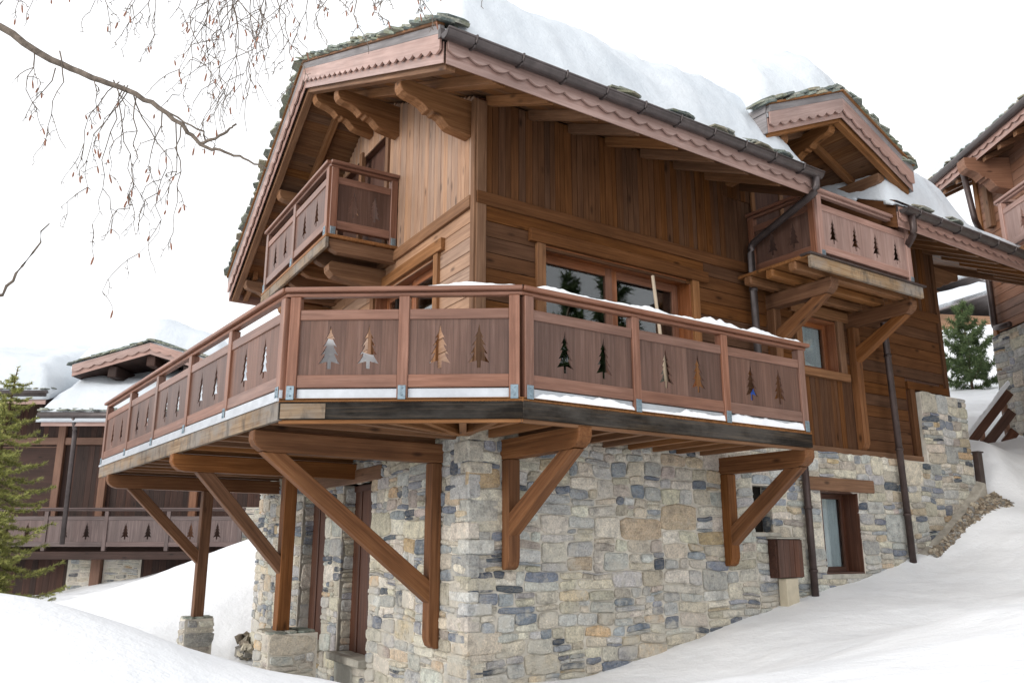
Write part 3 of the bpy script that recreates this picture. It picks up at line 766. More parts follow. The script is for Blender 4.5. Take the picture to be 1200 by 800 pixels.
while u < 4.1:                                     # joists of the right arm
    joist(lift(P0+R*u, ZF-.125)+Nn*.06, lift(P0+R*u, ZF-.125)+Nn*1.38, .07, .15); u += .40
for i, u in enumerate(np.arange(.35, 7.8, .52)):   # joists of the left arm
    a = P1+DD*float(u)
    den = R.x*LD.y-R.y*LD.x; t = ((C.x-a.x)*LD.y-(C.y-a.y)*LD.x)/den      # up to the gable wall line
    joist(lift(a, ZF-.125)+R*.05, lift(a+R*t, ZF-.125)-R*.12, .075, .15)
for u in (.35, .8, 1.25, 1.7, 2.1):                # joists under the angled corner
    a = P1+cg*u; b = C+V((-.1, -.12, 0)); b = a.lerp(b, .92); joist(lift(a-oC*.05, ZF-.125), lift(b, ZF-.135), .07, .14)
# underside boards seen between joists
def bracket(Wp, d, top, L, foot, bz, w=.165, h=.21, post=True, bx=None, foot_to=None, name='support_bracket', brace_up=.16):
    # Wp: foot point on the wall line, d: outward direction
    Wp = V(Wp); d = V(d).normalized(); sd = d.cross(Z).normalized()
    mb = MB()
    o = [(-.05, 0), (L, 0), (L, -h*.45), (L-.03, -h*.72), (L-.09, -h*.92), (L-.16, -h), (-.05, -h)]
    mb.prism(o, lift(Wp, top)-sd*w/2, d, Z, sd*w, g=d); b = mb.build(name, M['brace'], ch, .01)
    if post:
        mb = MB(); pz = [(0, top-h-.003), (0, foot), (.05, foot), (.10, foot+.03), (.125, foot+.09), (.13, foot+.12), (.13, top-h-.003)]
        mb.prism(pz, lift(Wp, 0)-sd*w*.45, d, Z, sd*w*.9, g=Z); mb.build('wall_post', M['brace'], b, .008)
    mb = MB(); A = lift(Wp, bz)+d*(.06); Bp = lift(Wp, top-h)+d*(L-brace_up-.06); g = (Bp-A).normalized(); up = sd.cross(g)
    hh = .085
    mb.hexa([A-sd*w*.42-Z*.12, A-sd*w*.42+Z*.12, A+sd*w*.42+Z*.12, A+sd*w*.42-Z*.12,
             Bp-sd*w*.42+d*.12, Bp-sd*w*.42-d*.12, Bp+sd*w*.42-d*.12, Bp+sd*w*.42+d*.12], g)
    mb.build('brace', M['brace'], b, .008)
    return b
TB = ZF-.24
bracket(PR(.36, 0, .13), -Nn, TB+.03, 1.35, -.22, .20)
bracket(PR(3.74, 0, .13), -Nn, TB+.03, 1.35, -.22, .10)
bracket(PL(.55, 0, .13), -R, TB+.02, 2.12, -1.03, -.50)
# the two outer frames on free posts
def frame(a, v_post, L, zb, bz, lead):
    a = V(a); mb = MB(); h = .21; w_ = .165; sd = R.cross(Z).normalized()
    o = [(L, 0), (-.05, 0), (-.05, -h*.45), (-.02, -h*.72), (.04, -h*.92), (.11, -h), (L, -h)]
    mb.prism(o, lift(a, TB+.02)-sd*w_/2, R, Z, sd*w_, g=R); b = mb.build('support_frame', M['brace'], ch, .01)
    mb = MB(); mb.beam(lift(a+R*v_post, zb), lift(a+R*v_post, TB+.02-h), .165, .165, up=R); mb.build('free_post', M['brace'], b, .008)
    mb = MB(); A = lift(a+R*(v_post-.07), bz); Bp = lift(a+R*lead, TB+.02-h); g = (Bp-A).normalized()
    mb.hexa([A-sd*.07-Z*.11, A-sd*.07+Z*.11, A+sd*.07+Z*.11, A+sd*.07-Z*.11, Bp-sd*.07-R*.11, Bp-sd*.07+R*.11, Bp+sd*.07+R*.11, Bp+sd*.07-R*.11], g)
    mb.build('brace', M['brace'], b, .008); return b
A2 = V((-4.156, 10.362, 0)); A3 = V((-6.345, 13.345, 0))
frame(A2, 1.47, 2.5, -1.03, -.22, .36); frame(A3, 1.51, 2.8, -1.09, -.15, .36)
def pier(c, sx, sy, z0, z1, seed, cap=True):
    c = V(c); P = lambda k: (lambda u, z, q=0: c+[R, Nn][k]*0+(LD*u-R*(sx/2+q) if k == 0 else R*u-LD*(sy/2+q))+Z*z)
    mb = MB(); mb.box(lift(c-R*sx/2-LD*sy/2, z0), R*sx, LD*sy, Z*(z1-z0)); b = mb.build('stone_pier', M['mortar'], ch)
    s = MB(); stones(s, P(0), -sy/2, sy/2, z0, z1-.01, (), seed, .02); stones(s, P(1), -sx/2, sx/2, z0, z1-.01, (), seed+1, .02)
    for k in range(3):
        for l in range(2): slate(s, lift(c+R*((k-1)*sx*.3)+LD*((l-.5)*sy*.45), z1-.02), R, LD, Z, sx*.42, sy*.55, .045)
    s.build('rubble_stones', M['stone'], b)
pier(A2+R*1.55+LD*.02, .62, .66, -2.4, -1.03, 51); pier(A3+R*1.51, .44, .44, -2.2, -1.09, 61)

# gable balcony
BZ = 4.06
w = MB(); slab(w, PL, 2.25, 5.45, BZ-.05, BZ-.005, .0, 1.03); w.build('balcony_floor', M['timber'], ch, .005)
w = MB(); slab(w, PL, 2.25, 5.45, BZ-.20, BZ-.055, .985, 1.03); w.build('balcony_fascia', M['fascia'], ch, .005)
for s_ in (2.36, 2.95, 3.55, 4.15, 4.75, 5.33):
    mb = MB(); o = [(0, 0), (.97, 0), (.97, -.06), (.93, -.14), (.84, -.18), (0, -.18)]
    mb.prism(o, PL(s_-.06, BZ-.056, 0), LO, Z, LD*.12, g=LO); mb.build('balcony_joist', M['timber'], ch, .006)
for s_ in (2.75, 5.0):
    mb = MB(); o = [(0, 0), (.80, 0), (.84, -.05), (.83, -.13), (.76, -.2), (.66, -.22), (.5, -.24), (0, -.34)]
    mb.prism(o, PL(s_-.1, BZ-.24, 0), LO, Z, LD*.2, g=LO); mb.build('carved_bracket', M['timber'], ch, .01)
railing(PL(5.40, BZ, 1.02), PL(2.30, BZ, 1.02), [.05, 1.55, 3.05], LO, BZ, ch, ph=1.08, flash=False, ext=(.03, .0))
railing(PL(2.28, BZ, 1.00), PL(2.28, BZ, .0), [.07, .94], -LD, BZ, ch, ph=1.08, flash=False, treescale=.9)
railing(PL(5.42, BZ, .0), PL(5.42, BZ, 1.0), [.06, .93], LD, BZ, ch, ph=1.08, flash=False, treescale=.9, plates=False)
# side balcony
SZ = 3.80
w = MB(); slab(w, PR, 4.42, 7.05, SZ-.05, SZ-.005, .0, 1.24); w.build('balcony_floor', M['timber'], ch, .005)
w = MB(); slab(w, PR, 4.42, 7.05, SZ-.20, SZ-.03, 1.19, 1.245)
w.build('balcony_fascia', M['fascia'], ch, .006)
w = MB(); slab(w, PR, 4.38, 7.10, SZ-.03, SZ-.003, 1.1, 1.275); w.build('edge_flashing', M['gutter'], ch)
for y in (.12, .50, .88):
    mb = MB(); slab(mb, PR, 4.40, 7.03, SZ-.18, SZ-.055, y, y+.13); mb.build('balcony_joist', M['timber'], ch, .02)
for t, f in ((5.08, 1.9), (6.98, 1.46)):
    bracket(PR(t, 0, .0), -Nn, SZ-.20, 1.12, f if t > 6 else 2.6, 2.90)
railing(PR(4.72, SZ, 1.2), PR(6.92, SZ, 1.2), [.05, 2.15], -Nn, SZ, ch, ph=1.02, ntree=4, flash=False, ext=(.02, .03), mat=('pink', 'pink'))
railing(PR(4.70, SZ, .0), PR(4.70, SZ, 1.18), [.06, 1.10], -R, SZ, ch, ph=1.02, flash=False, plates=False)
railing(PR(6.94, SZ, 1.18), PR(6.94, SZ, .0), [.06, 1.10], R, SZ, ch, ph=1.02, flash=False, plates=False)

# ------------------------------------------------------------------ small things by the chalet
mb = root('meter_cabinet', PR(4.9, -.95, .28), 0, 'weathered brown wooden cabinet hanging on the stone wall beside the lower downpipe', 'cabinet')
w = MB(); slab(w, PR, 4.50, 5.02, -.38, .12, .13, .26)
cb = w.build('cabinet_body', M['farwood'], mb, .006)
w = MB(); vboards(w, lambda t, z, o=0: PR(t, z, o), 4.51, 5.01, -.37, .11, o=.288); w.build('cabinet_door', M['door'], mb, .003)
w = MB(); w.hexa([PR(4.47, .12, .13), PR(5.05, .12, .13), PR(5.05, .12, .32), PR(4.47, .12, .32), PR(4.47, .15, .13), PR(5.05, .15, .13), PR(5.05, .135, .32), PR(4.47, .135, .32)]); w.build('cabinet_lid', M['sill'], mb, .004)
w = MB(); slab(w, PR, 4.66, 4.90, -1.05, -.385, .13, .27); w.build('pedestal', M['plaster'], mb, .01)
w = MB(); w.tube([PR(2.17, 3.22, .60), PR(1.93, 1.36, 1.05)], .021, 10)
tag(w.build('wooden_pole', M['pole']), 'pale wooden pole leaning on the balcony in front of the wide window', 'pole')
w = MB()
vs = []; fs = []; c0 = PR(3.42, ZF+.27, 1.05); n1, n2 = 9, 14
for i in range(n1+1):
    for k in range(n2):
        th = math.pi*i/n1; ph = 2*math.pi*k/n2; d = V((math.sin(th)*math.cos(ph), math.sin(th)*math.sin(ph), math.cos(th)))
        r = 1+.25*MN.noise(d*2.2); vs.append(c0+V((d.x*.17*r, d.y*.17*r, d.z*.27*r)))
for i in range(n1):
    for k in range(n2): fs.append((i*n2+k, i*n2+(k+1) % n2, (i+1)*n2+(k+1) % n2, (i+1)*n2+k))
w.add(vs, fs, Z, smooth=True); tag(w.build('blue_sack', M['blue']), 'bright blue sack on the balcony floor behind a tree cut-out near the right end', 'sack')
w = MB(); w.box(PR(10.04, .80, .20), R*.14, Z*.80, Nn*.10); w.box(PR(10.02, 1.60, .22), R*.18, Z*.025, Nn*.14)
tag(w.build('dark_board_post', M['pipe'], None, .005), 'short dark upright post against the right end of the stone wall', 'post')
# ------------------------------------------------------------------ snow on roofs, rails, deck
def fbm(x, y, s=1.0, k=0): return MN.fractal(V((x*s, y*s, k)), 1.0, 2.0, 4)
def snow_sheet(name, base, inside, xs, ys, T, label, lean=None, k=0, group=None, rim=.7, noise_amp=.16, bt=.25):
    """base(x,y) surface point, inside(x,y) signed distance to the edge (metres, >0 inside)"""
    vs = []; idx = {}; fs = []
    top = {}; bot = {}
    for i, x in enumerate(xs):
        for j_, y in enumerate(ys):
            d = inside(x, y)+.05*fbm(x, y, 2.3, k+5)
            if d < -.13: continue
            q = min(max(d, 0)/rim, 1); TT = T(x, y) if callable(T) else T
            th = TT*(1-(1-q)**2.1)
            th *= 1+noise_amp*fbm(x, y, .8, k); th += .03*fbm(x, y, 2.2, k+3)*q+.012*fbm(x, y, 6, k+4)*min(1, q*4)
            th += .10*MN.noise(V((x*.55, y*2.4, k+8)))*q+.035*MN.noise(V((x*1.3, y*6, k+2)))*q
            if d < 0: th = d*1.2-.02
            p = base(x, y)
            bot[(i, j_)] = len(vs); vs.append(p-Z*bt); top[(i, j_)] = len(vs); vs.append(p+Z*th)
    def quad(D, i, j_): return [D.get(q) for q in ((i, j_), (i+1, j_), (i+1, j_+1), (i, j_+1))]
    edges = {}
    for i in range(len(xs)-1):
        for j_ in range(len(ys)-1):
            q = quad(top, i, j_); b = quad(bot, i, j_)
            if None in q: continue
            fs.append(tuple(q)); fs.append(tuple(reversed(b)))
            for a in range(4):
                e1 = (q[a], q[(a+1) % 4])
                if (e1[1], e1[0]) in edges: edges.pop((e1[1], e1[0]))
                else: edges[e1] = (b[a], b[(a+1) % 4])
    for (a, b), (c, d) in edges.items(): fs.append((b, a, c, d))
    m = MB(); m.add(vs, fs, R, smooth=True, rnd=False)
    o = m.build(name, M['shadedsnow' if name == 'roof_snow' else 'snow'], recalc=True)
    return tag(o, label, 'snow', group, 'stuff')
def d_main(t, y):
    d = min(t-TV(y)-.11, y-(EY+.045)-.07*MN.noise(V((t*1.1, 3.3, 1))), FY-.05-y, TE-.1-t)
    if y < .3 and EX[0]-.9 < t < EX[1]+.6:
        d = min(d, max(EX[0]-.06-t, t-EX[1]-.02, (y-.12)))
    return d
def Tm(t, y):
    T = .95+.10*MN.noise(V((t*.7, 1, 4)))
    if t > 8.25 and y < 1.6: T = .95-.77*min(1, (t-8.6)/.12 if t > 8.6 else 0)
    return T
rt = lambda t, y: H(t, y, (ZU(y) if True else 0)+.50)
xs = np.concatenate([np.arange(-1.3, 8.1, .07), np.arange(8.1, 8.9, .04), np.arange(8.9, TE+.05, .1)]); ys = np.concatenate([np.arange(EY-.20, .2, .045), np.arange(.2, FY+.1, .14)])
snow_sheet('roof_snow', rt, d_main, xs, ys, Tm, 'thick smooth blanket of snow covering the main chalet roof above the long gutter', k=1, rim=.95, noise_amp=.24, bt=.10)
def d_dorm(x, y): return min(x-(DX-DH), DX+DH-x, y-(DY+.10))
snow_sheet('roof_snow', lambda x, y: dp(x, y, .50), d_dorm, np.arange(DX-DH, DX+DH+.05, .08), np.arange(DY, 3.4, .09), lambda x, y: 1.12, 'rounded cap of snow on the small dormer roof over the side balcony', k=7, rim=.95)
# snow strip on the handrail and snow on the deck
def strip(name, A, B, w, hmax, label, k, z, seg=.025, offs=0, out=None, base=.012):
    A, B = V(A), V(B); g = (B-A).normalized(); sd = out; L = (B-A).length; n = int(L/seg); m = MB(); vs = []; fs = []; prof = 7
    for i in range(n+1):
        u = i*seg; hh = base+hmax*max(0, .45+.9*fbm(u, k, 1.7, k)); hh *= min(1, i/6, (n-i)/4)
        if MN.noise(V((u*1.1, k*3.1, 2.2))) > .38: hh *= .35
        for j_ in range(prof+1):
            q = j_/prof; x = (q-.5)*w*(1+.12*MN.noise(V((u*7, k, j_)))); p = A+g*u+sd*(x+offs)
            vs.append(V((p.x, p.y, z+hh*max(0, math.sin(math.pi*q))**.5*(1+.25*MN.noise(V((u*14, q*3, k)))))))
    for i in range(n):
        for j_ in range(prof): a = i*(prof+1)+j_; fs.append((a, a+1, a+prof+2, a+prof+1))
    m.add(vs, fs, g, smooth=True, rnd=False); return tag(m.build(name, M['snow']), label, 'snow', None, 'stuff')
zc = ZF+1.06
strip('handrail_snow', P0-R*.02, PQ-R*.02, .13, .085, 'lumpy ridge of melting snow along the right arm of the balcony handrail', 3, zc, offs=.045, out=Nn)
strip('handrail_snow', P1+cg*1.3, P0, .13, .035, 'thin strip of snow on the front handrail near the balcony corner', 5, zc, offs=-.045, out=oC)
strip('handrail_snow', PL(2.5, 0, 1.02), PL(5.3, 0, 1.02), .1, .0, 'trace of snow on the handrail of the upper gable balcony', 6, BZ+1.06, offs=-.04, out=LO, base=.003)
strip('deck_snow', P0-oR*.03+R*.1, PQ-oR*.03, .05, .085, 'ragged line of snow under the panels of the right arm of the balcony', 9, ZF-.005, offs=.0, out=Nn, base=.03)
m = MB()
dpoly = [P1-oC*.12+cg*.1, P0-oC*.12, PQ-R*.1+Nn*.12, PQ-R*.1+Nn*1.0, H(.2, -.35, 0), C+LO*.5+LD*.3, C+LO*.5+LD*7.0, PE+R*.3-DD*.3+R*.2, P1+R*.2+DD*.2]
mm = MB(); pp = [(p.x, p.y) for p in dpoly]
mm.prism(pp, V((0, 0, ZF)), V((1, 0, 0)), V((0, 1, 0)), Z*.10)
tag(mm.build('deck_snow', M['snow'], None, .03), 'flat layer of snow left on the wraparound balcony floor', 'snow', None, 'stuff')

vs_ = []
snow_sheet('deck_snow', lambda u, v: lift(P1-oC*.0+DD*u+R*v, ZF+.06), lambda u, v: min(u-.55, 4.6-u, v-.16, 1.3-v), np.arange(.3, 4.7, .07), np.arange(0.1, 1.4, .07), lambda u, v: .40-.03*u, 'bank of snow piled on the left arm of the balcony behind the railing', k=31, rim=.35, bt=.02)
snow_sheet('deck_snow', lambda u, v: lift(P1+cg*u-oC*v, ZF+.06), lambda u, v: min(u-.1, 1.25-u, v-.14, 1.0-v), np.arange(0, 1.35, .05), np.arange(0.08, 1.1, .05), lambda u, v: .66-.30*u, 'bank of snow behind the left half of the front balcony panels', k=33, rim=.22, bt=.02)
# ------------------------------------------------------------------ terrain
def wr(t, z, o=.14): p = PR(t, 0, o); return (p.x, p.y, z)
def wl(s, z, o=.14): p = PL(s, 0, o); return (p.x, p.y, z)
CP = [(0, 0, -1.65), (-3, -1, -1.5), (3, -.5, -1.5), (0, 3.2, -1.55), (-1.5, 3, -1.3), (1.6, 3.4, -1.25),
      (-5.6, 5.0, -.22), (-3.2, 5.4, -.30), (-2.45, 5.5, -.50), (-1.85, 6.0, -.74), (-1.35, 6.6, -.99), (-.75, 7.2, -1.13), (-.1, 7.6, -1.20), (-3.0, 4.2, -.75), (-6, 3, -.9),
      wr(.0, -1.34), wr(1.0, -1.33), wr(2.0, -1.24), wr(3.3, -1.0), wr(4.4, -.82), wr(5.4, -.62), wr(6.4, -.46), wr(7.66, -.20), wr(8.6, .05, .5), wr(9.6, .62, .5), wr(10.4, 1.0), wr(11.2, 1.45),
      wr(2, -1.22, 1.6), wr(5, -.72, 1.6), wr(8, -.22, 1.8), wr(5, -.85, 3.4), wr(8, -.45, 3.6), wr(10.4, .45, 2.6),
      (2.6, 4.0, -.78), (4.75, 8.0, -.52), (7.2, 9.5, -.05), (9, 11.2, .75), (6, 4, -.7), (9, 6, -.3), (13, 12, 1.4), (12, 3, -.8),
      wl(.5, -1.42), wl(2.5, -1.66), wl(4.5, -1.78), wl(6.5, -1.85), wl(8.1, -1.8), (-3.6, 9.2, -1.5), (-4.6, 11.2, -1.68), (-5.3, 14.2, -1.66), (-6.5, 9, -1.35), (-3, 7.5, -1.32), (-5.0, 7.2, -.95), (-8, 8, -.7), (-9, 12, -1.35),
      (-4.9, 16.2, -1.5), (-5.4, 17.6, -.5), (-5.3, 18.6, .12), (-4.8, 21, .9), (-7.5, 18.8, -.55), (-9.5, 20, -1.0), (-12, 20.5, -1.3), (-16, 20, -1.4), (-8, 15.5, -1.5), (-12, 15, -1.4), (-7.2, 21.6, -.1),
      (8.85, 15.2, 1.72), (9.35, 17.2, 2.0), (10.3, 16.6, 1.9), (10.4, 19.5, 3.05), (12, 22, 3.9), (13.5, 24, 4.55), (16, 26, 5.2), (11, 24, 4.3), (14, 30, 6.5), (13, 16, 2.2),
      (20, 40, 10.2), (33, 58, 15.4), (60, 75, 21), (40, 110, 33), (0, 40, 3.0), (-10, 60, 3), (-30, 50, 0), (-40, 30, -1), (-25, 18, -1.4), (30, 15, 3), (40, 30, 8), (30, -10, -1.5), (-30, -10, -2), (0, -30, -2.5), (0, 130, 12), (-60, 120, 6), (100, 160, 55), (-120, 60, 2), (120, 0, 6), (0, -120, -4), (-120, -60, -4)]
CPn = np.array(CP)
def tps_fit(P):
    n = len(P); d = np.sqrt(((P[:, None, :2]-P[None, :, :2])**2).sum(2)); K = np.where(d > 0, d**2*np.log(d+1e-9), 0)+np.eye(n)*.02
    Q = np.c_[np.ones(n), P[:, :2]]; A = np.block([[K, Q], [Q.T, np.zeros((3, 3))]])
    return np.linalg.solve(A, np.r_[P[:, 2], 0, 0, 0])
WT = tps_fit(CPn)
def ground(X, Y):
    X = np.asarray(X, float); Y = np.asarray(Y, float); s = X.shape; x = X.ravel(); y = Y.ravel(); out = np.zeros(len(x))
    for a in range(0, len(x), 4000):
        d = np.sqrt((x[a:a+4000, None]-CPn[None, :, 0])**2+(y[a:a+4000, None]-CPn[None, :, 1])**2)
        K = np.where(d > 0, d**2*np.log(d+1e-9), 0); out[a:a+4000] = K @ WT[:-3]+WT[-3]+WT[-2]*x[a:a+4000]+WT[-1]*y[a:a+4000]
    return out.reshape(s)
def gz(x, y): return float(ground([x], [y])[0])
def axis(a, b, step, far):
    c = list(np.arange(a, b, step)); s = step; x = c[-1]
    while x < far: s *= 1.22; x += s; c.append(x)
    s = step; x = c[0]; l = []
    while x > -far: s *= 1.22; x -= s; l.append(x)
    return np.array(l[::-1]+c)
gx = axis(-14, 15, .13, 420); gy = axis(1.5, 25, .13, 420)
GX, GY = np.meshgrid(gx, gy); GZ = ground(np.clip(GX, -130, 130), np.clip(GY, -120, 165))
vs = []
for i in range(GX.shape[0]):
    for k in range(GX.shape[1]):
        x, y = GX[i, k], GY[i, k]; near = abs(x) < 20 and -2 < y < 30
        a = .07*MN.noise(V((x*.45, y*.45, 1)))+.035*MN.noise(V((x*1.2, y*1.2, 4)))+(.05*MN.noise(V((x*1.9, y*1.9, 9))) if y > 13 else 0)
        if near: a += .016*MN.noise(V((x*2.6, y*2.6, 7)))+.006*MN.noise(V((x*6.5, y*6.5, 2)))
        vs.append((x, y, GZ[i, k]+a))
nx = GX.shape[1]; fs = [(i*nx+k, i*nx+k+1, (i+1)*nx+k+1, (i+1)*nx+k) for i in range(GX.shape[0]-1) for k in range(nx-1)]
me = bpy.data.meshes.new('ground'); me.from_pydata(vs, [], fs); me.materials.append(M['snow']); me.polygons.foreach_set('use_smooth', [True]*len(fs))
go = bpy.data.objects.new('ground', me); COL.objects.link(go); tag(go, 'snow covered ground rising to the right of the chalet', kind='structure')

# rubble and concrete footing at the right foot of the wall
w = MB()
pts = [(7.6, -.42), (8.3, -.10), (8.9, .22), (9.5, .58), (10.05, .98)]
for (a, za), (b, zb) in zip(pts, pts[1:]):
    w.hexa([PR(a, za-.6, .10), PR(b, zb-.6, .10), PR(b, zb-.6, .30), PR(a, za-.6, .30), PR(a, za+.16, .10), PR(b, zb+.16, .10), PR(b, zb+.10, .27), PR(a, za+.10, .27)])
w.build('concrete_footing', M['concrete'], ch, .02)
def rubble(name, n, fn, smin, smax, label, cols):
    m = MB()
    for _ in range(n):
        p, up = fn(); s = random.uniform(smin, smax); k = random.uniform(.6, 1.3); c = random.choice(cols)
        vs = []
        for a in (-1, 1):
            for b in (-1, 1):
                for d in (-1, 1): vs.append(p+V((a*s*random.uniform(.4, 1), b*s*random.uniform(.4, 1), d*s*random.uniform(.2, .6))))
        rot = Matrix.Rotation(random.uniform(0, 6), 3, V((random.random(), random.random(), 1)).normalized())
        vs = [p+rot @ (v-p) for v in vs]
        m.add(vs, [(0, 1, 3, 2), (4, 6, 7, 5), (0, 4, 5, 1), (2, 3, 7, 6), (0, 2, 6, 4), (1, 5, 7, 3)], Z, col=tuple(x*k for x in c))
    return tag(m.build(name, M['gravel']), label, 'gravel', None, 'stuff')
GC = [(.30, .23, .16), (.40, .33, .24), (.22, .17, .12), (.5, .43, .33), (.30, .29, .27)]
def f1():
    t = random.uniform(8.1, 10.2); q = random.random()**1.3; wd = .05+.30*math.exp(-((t-10.0)/.75)**2); p = PR(t, 0, .30+q*wd)
    return V((p.x, p.y, gz(p.x, p.y)-.015+.07*(1-q))), Z
rubble('gravel_strip', 1000, f1, .018, .06, 'bare brown gravel and earth between the stone wall and the snow at right', GC)
def f2():
    p = PL(random.uniform(7.55, 8.2), 0, random.uniform(.0, .32)); h = .02+.20*random.random()
    return V((p.x, p.y, gz(p.x, p.y)+h)), Z
rubble('stone_heap', 45, f2, .04, .11, 'heap of broken stones beyond the far corner of the chalet base', [(.33, .28, .22), (.25, .24, .22), (.42, .38, .3)])

# ------------------------------------------------------------------ neighbouring chalet on the left
nc = root('dark_timber_chalet', (-10.5, 23.5, -1.2), 0, 'dark brown timber chalet in the left background with a snowy dormer and tree cut-out balcony', 'chalet')
XA = V((1, 0, 0)); YA = V((0, 1, 0))
def Q(x, z, o=0): return V((x, 23-o, z))
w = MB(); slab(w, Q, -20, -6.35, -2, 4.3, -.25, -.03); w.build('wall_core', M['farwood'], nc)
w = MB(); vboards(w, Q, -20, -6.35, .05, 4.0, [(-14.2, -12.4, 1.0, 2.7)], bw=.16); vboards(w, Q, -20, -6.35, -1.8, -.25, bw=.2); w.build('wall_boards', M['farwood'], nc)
w = MB()
for x in (-11.1, -8.6, -12.35, -14.3): slab(w, Q, x-.1, x+.1, .1, 3.6, 0, .12)
slab(w, Q, -20, -6.3, 2.75, 2.95, 0, .09); w.build('wall_posts', M['rightwood'], nc, .01)
window(Q, (-14.2, -12.4, 1.05, 2.7), .1, 2, .09, 'rightwood', parent=nc)
for (a, b, z0_, z1_, sd_) in ((-11.75, -11.15, -2, -.2, 71), (-10.8, -9.9, -2, -.2, 72), (-7.3, -6.2, -1.6, 1.05, 73)):
    c = MB(); slab(c, Q, a-.05, b+.05, z0_, z1_+.02, -.1, .01); c = c.build('stone_base', M['mortar'], nc)
    w = MB(); stones(w, Q, a, b, z0_, z1_, (), sd_, .02); w.build('rubble_stones', M['stone'], c)
w = MB(); slab(w, Q, -11.13, -10.87, -2, -.15, 0, .15); w.build('base_post', M['rightwood'], nc, .01)
w = MB(); slab(w, Q, -15, -6.9, -.28, -.08, 0, 1.0); w.build('balcony_floor', M['farwood'], nc, .01)
railing(V((-15, 22.0, -.06)), V((-6.9, 22.0, -.06)), [.1, 1.55, 3.0, 4.55, 6.15, 8.0], -YA, -.06, nc, ph=1.1, flash=False, plates=False, mat=('farrail', 'farrail'))
# two eaves at different heights, seen from the front
def simple_eaves(P, x0, x1, ze, o, zr_, depth, snowh, nm, parent, label, k, wall_t=.3):
    w = MB(); w.hexa([P(x0, ze, o), P(x1, ze, o), P(x1, zr_, o-depth), P(x0, zr_, o-depth), P(x0, ze+.3, o), P(x1, ze+.3, o), P(x1, zr_+.3, o-depth), P(x0, zr_+.3, o-depth)])
    rf = w.build('roof', M['farwood'], parent)
    w = MB(); slab(w, P, x0, x1, ze-.03, ze+.28, o, o+.03); w.build('eaves_fascia', M['pink'], rf)
    w = MB(); w.tube([P(x0-.05, ze+.24, o+.1), P(x1+.05, ze+.24, o+.1)], .085, 10); w.build('gutter', M['gutter'], rf)
    w = MB()
    slates_line(w, lambda u: P(u, ze+.36, o+.02), x0, x1, P(0, 0, 0)-P(0, 0, 1), Z, ((0, .1), (.05, .2)))
    w.build('roof_slates', M['slate'], rf)
    rt2 = lambda x, d: P(x, ze+.36+(zr_-ze)*d/depth, o-d)
    snow_sheet('roof_snow', rt2, lambda x, d: min(x-x0+.05, x1-x+.05, d+.05, depth-d), np.arange(x0-.1, x1+.15, .16), np.arange(-.1, depth, .16), snowh, label, k=k, rim=.7)
    return rf
simple_eaves(Q, -12.05, -6.2, 3.06, 1.7, 6.2, 6.5, .58, 'roof_snow', nc, 'deep snow on the lower eaves of the dark chalet around its dormer', 11)
simple_eaves(Q, -22, -12.1, 3.65, 1.55, 5.3, 5.5, .85, 'roof_snow', nc, 'snow on the higher left eaves of the dark chalet behind the fir', 12)
# dormer
w = MB(); cx, hz, sl = -9.62, 5.0, .30
for sg in (-1, 1):
    x1 = cx+sg*2.0
    for (d0, d1, o0, o1, mt) in ((0, .3, 1.35, -3.5, 'farwood'),):
        w.hexa([Q(cx, hz+d0, o0), Q(x1, hz-2*sl+d0, o0), Q(x1, hz-2*sl+d0, o1), Q(cx, hz+d0, o1), Q(cx, hz+d1, o0), Q(x1, hz-2*sl+d1, o0), Q(x1, hz-2*sl+d1, o1), Q(cx, hz+d1, o1)])
slab(w, Q, cx-1.3, cx+1.3, 3.2, 4.65, -.2, 0)
dw = w.build('dormer', M['farwood'], nc)
for sg in (-1, 1):
    A, B = Q(cx, hz+.0, 1.35), Q(cx+sg*2.0, hz-2*sl+.0, 1.35)
    if sg < 0: A, B = B, A
    m1 = MB(); bk = MB(); wave_board(m1, bk, A, B, Z, .30, -YA, step=.3, amp=.05); x = bk.build('bargeboard', M['pink'], dw); m1.build('scalloped_trim', M['pink'], x)
w = MB(); slates_line(w, lambda x: Q(x, hz-abs(x-cx)*sl+.36, 1.35), cx-2.05, cx+2.05, YA, Z, ((0, .1), (.05, .15)), .3); w.build('dormer_slates', M['slate'], dw)
for x in (cx-1.0, cx, cx+1.0):
    w = MB(); slab(w, Q, x-.12, x+.12, hz-abs(x-cx)*sl-.3, hz-abs(x-cx)*sl, 0, 1.25); w.build('carved_bracket', M['farwood'], dw, .02)
snow_sheet('roof_snow', lambda x, y: Q(x, hz-abs(x-cx)*sl+.38, 1.35-y), lambda x, y: min(x-cx+2.02, cx+2.02-x, y-.1), np.arange(cx-2.05, cx+2.15, .13), np.arange(0, 4.3, .13), .78, 'rounded snow on the dormer of the dark chalet at left', k=14, rim=.7)
pipe([Q(-11.2, 3.25, 1.78), Q(-11.22, 2.9, 1.6), Q(-11.35, .1, 1.3)], .06, 'gutter', (), nc)

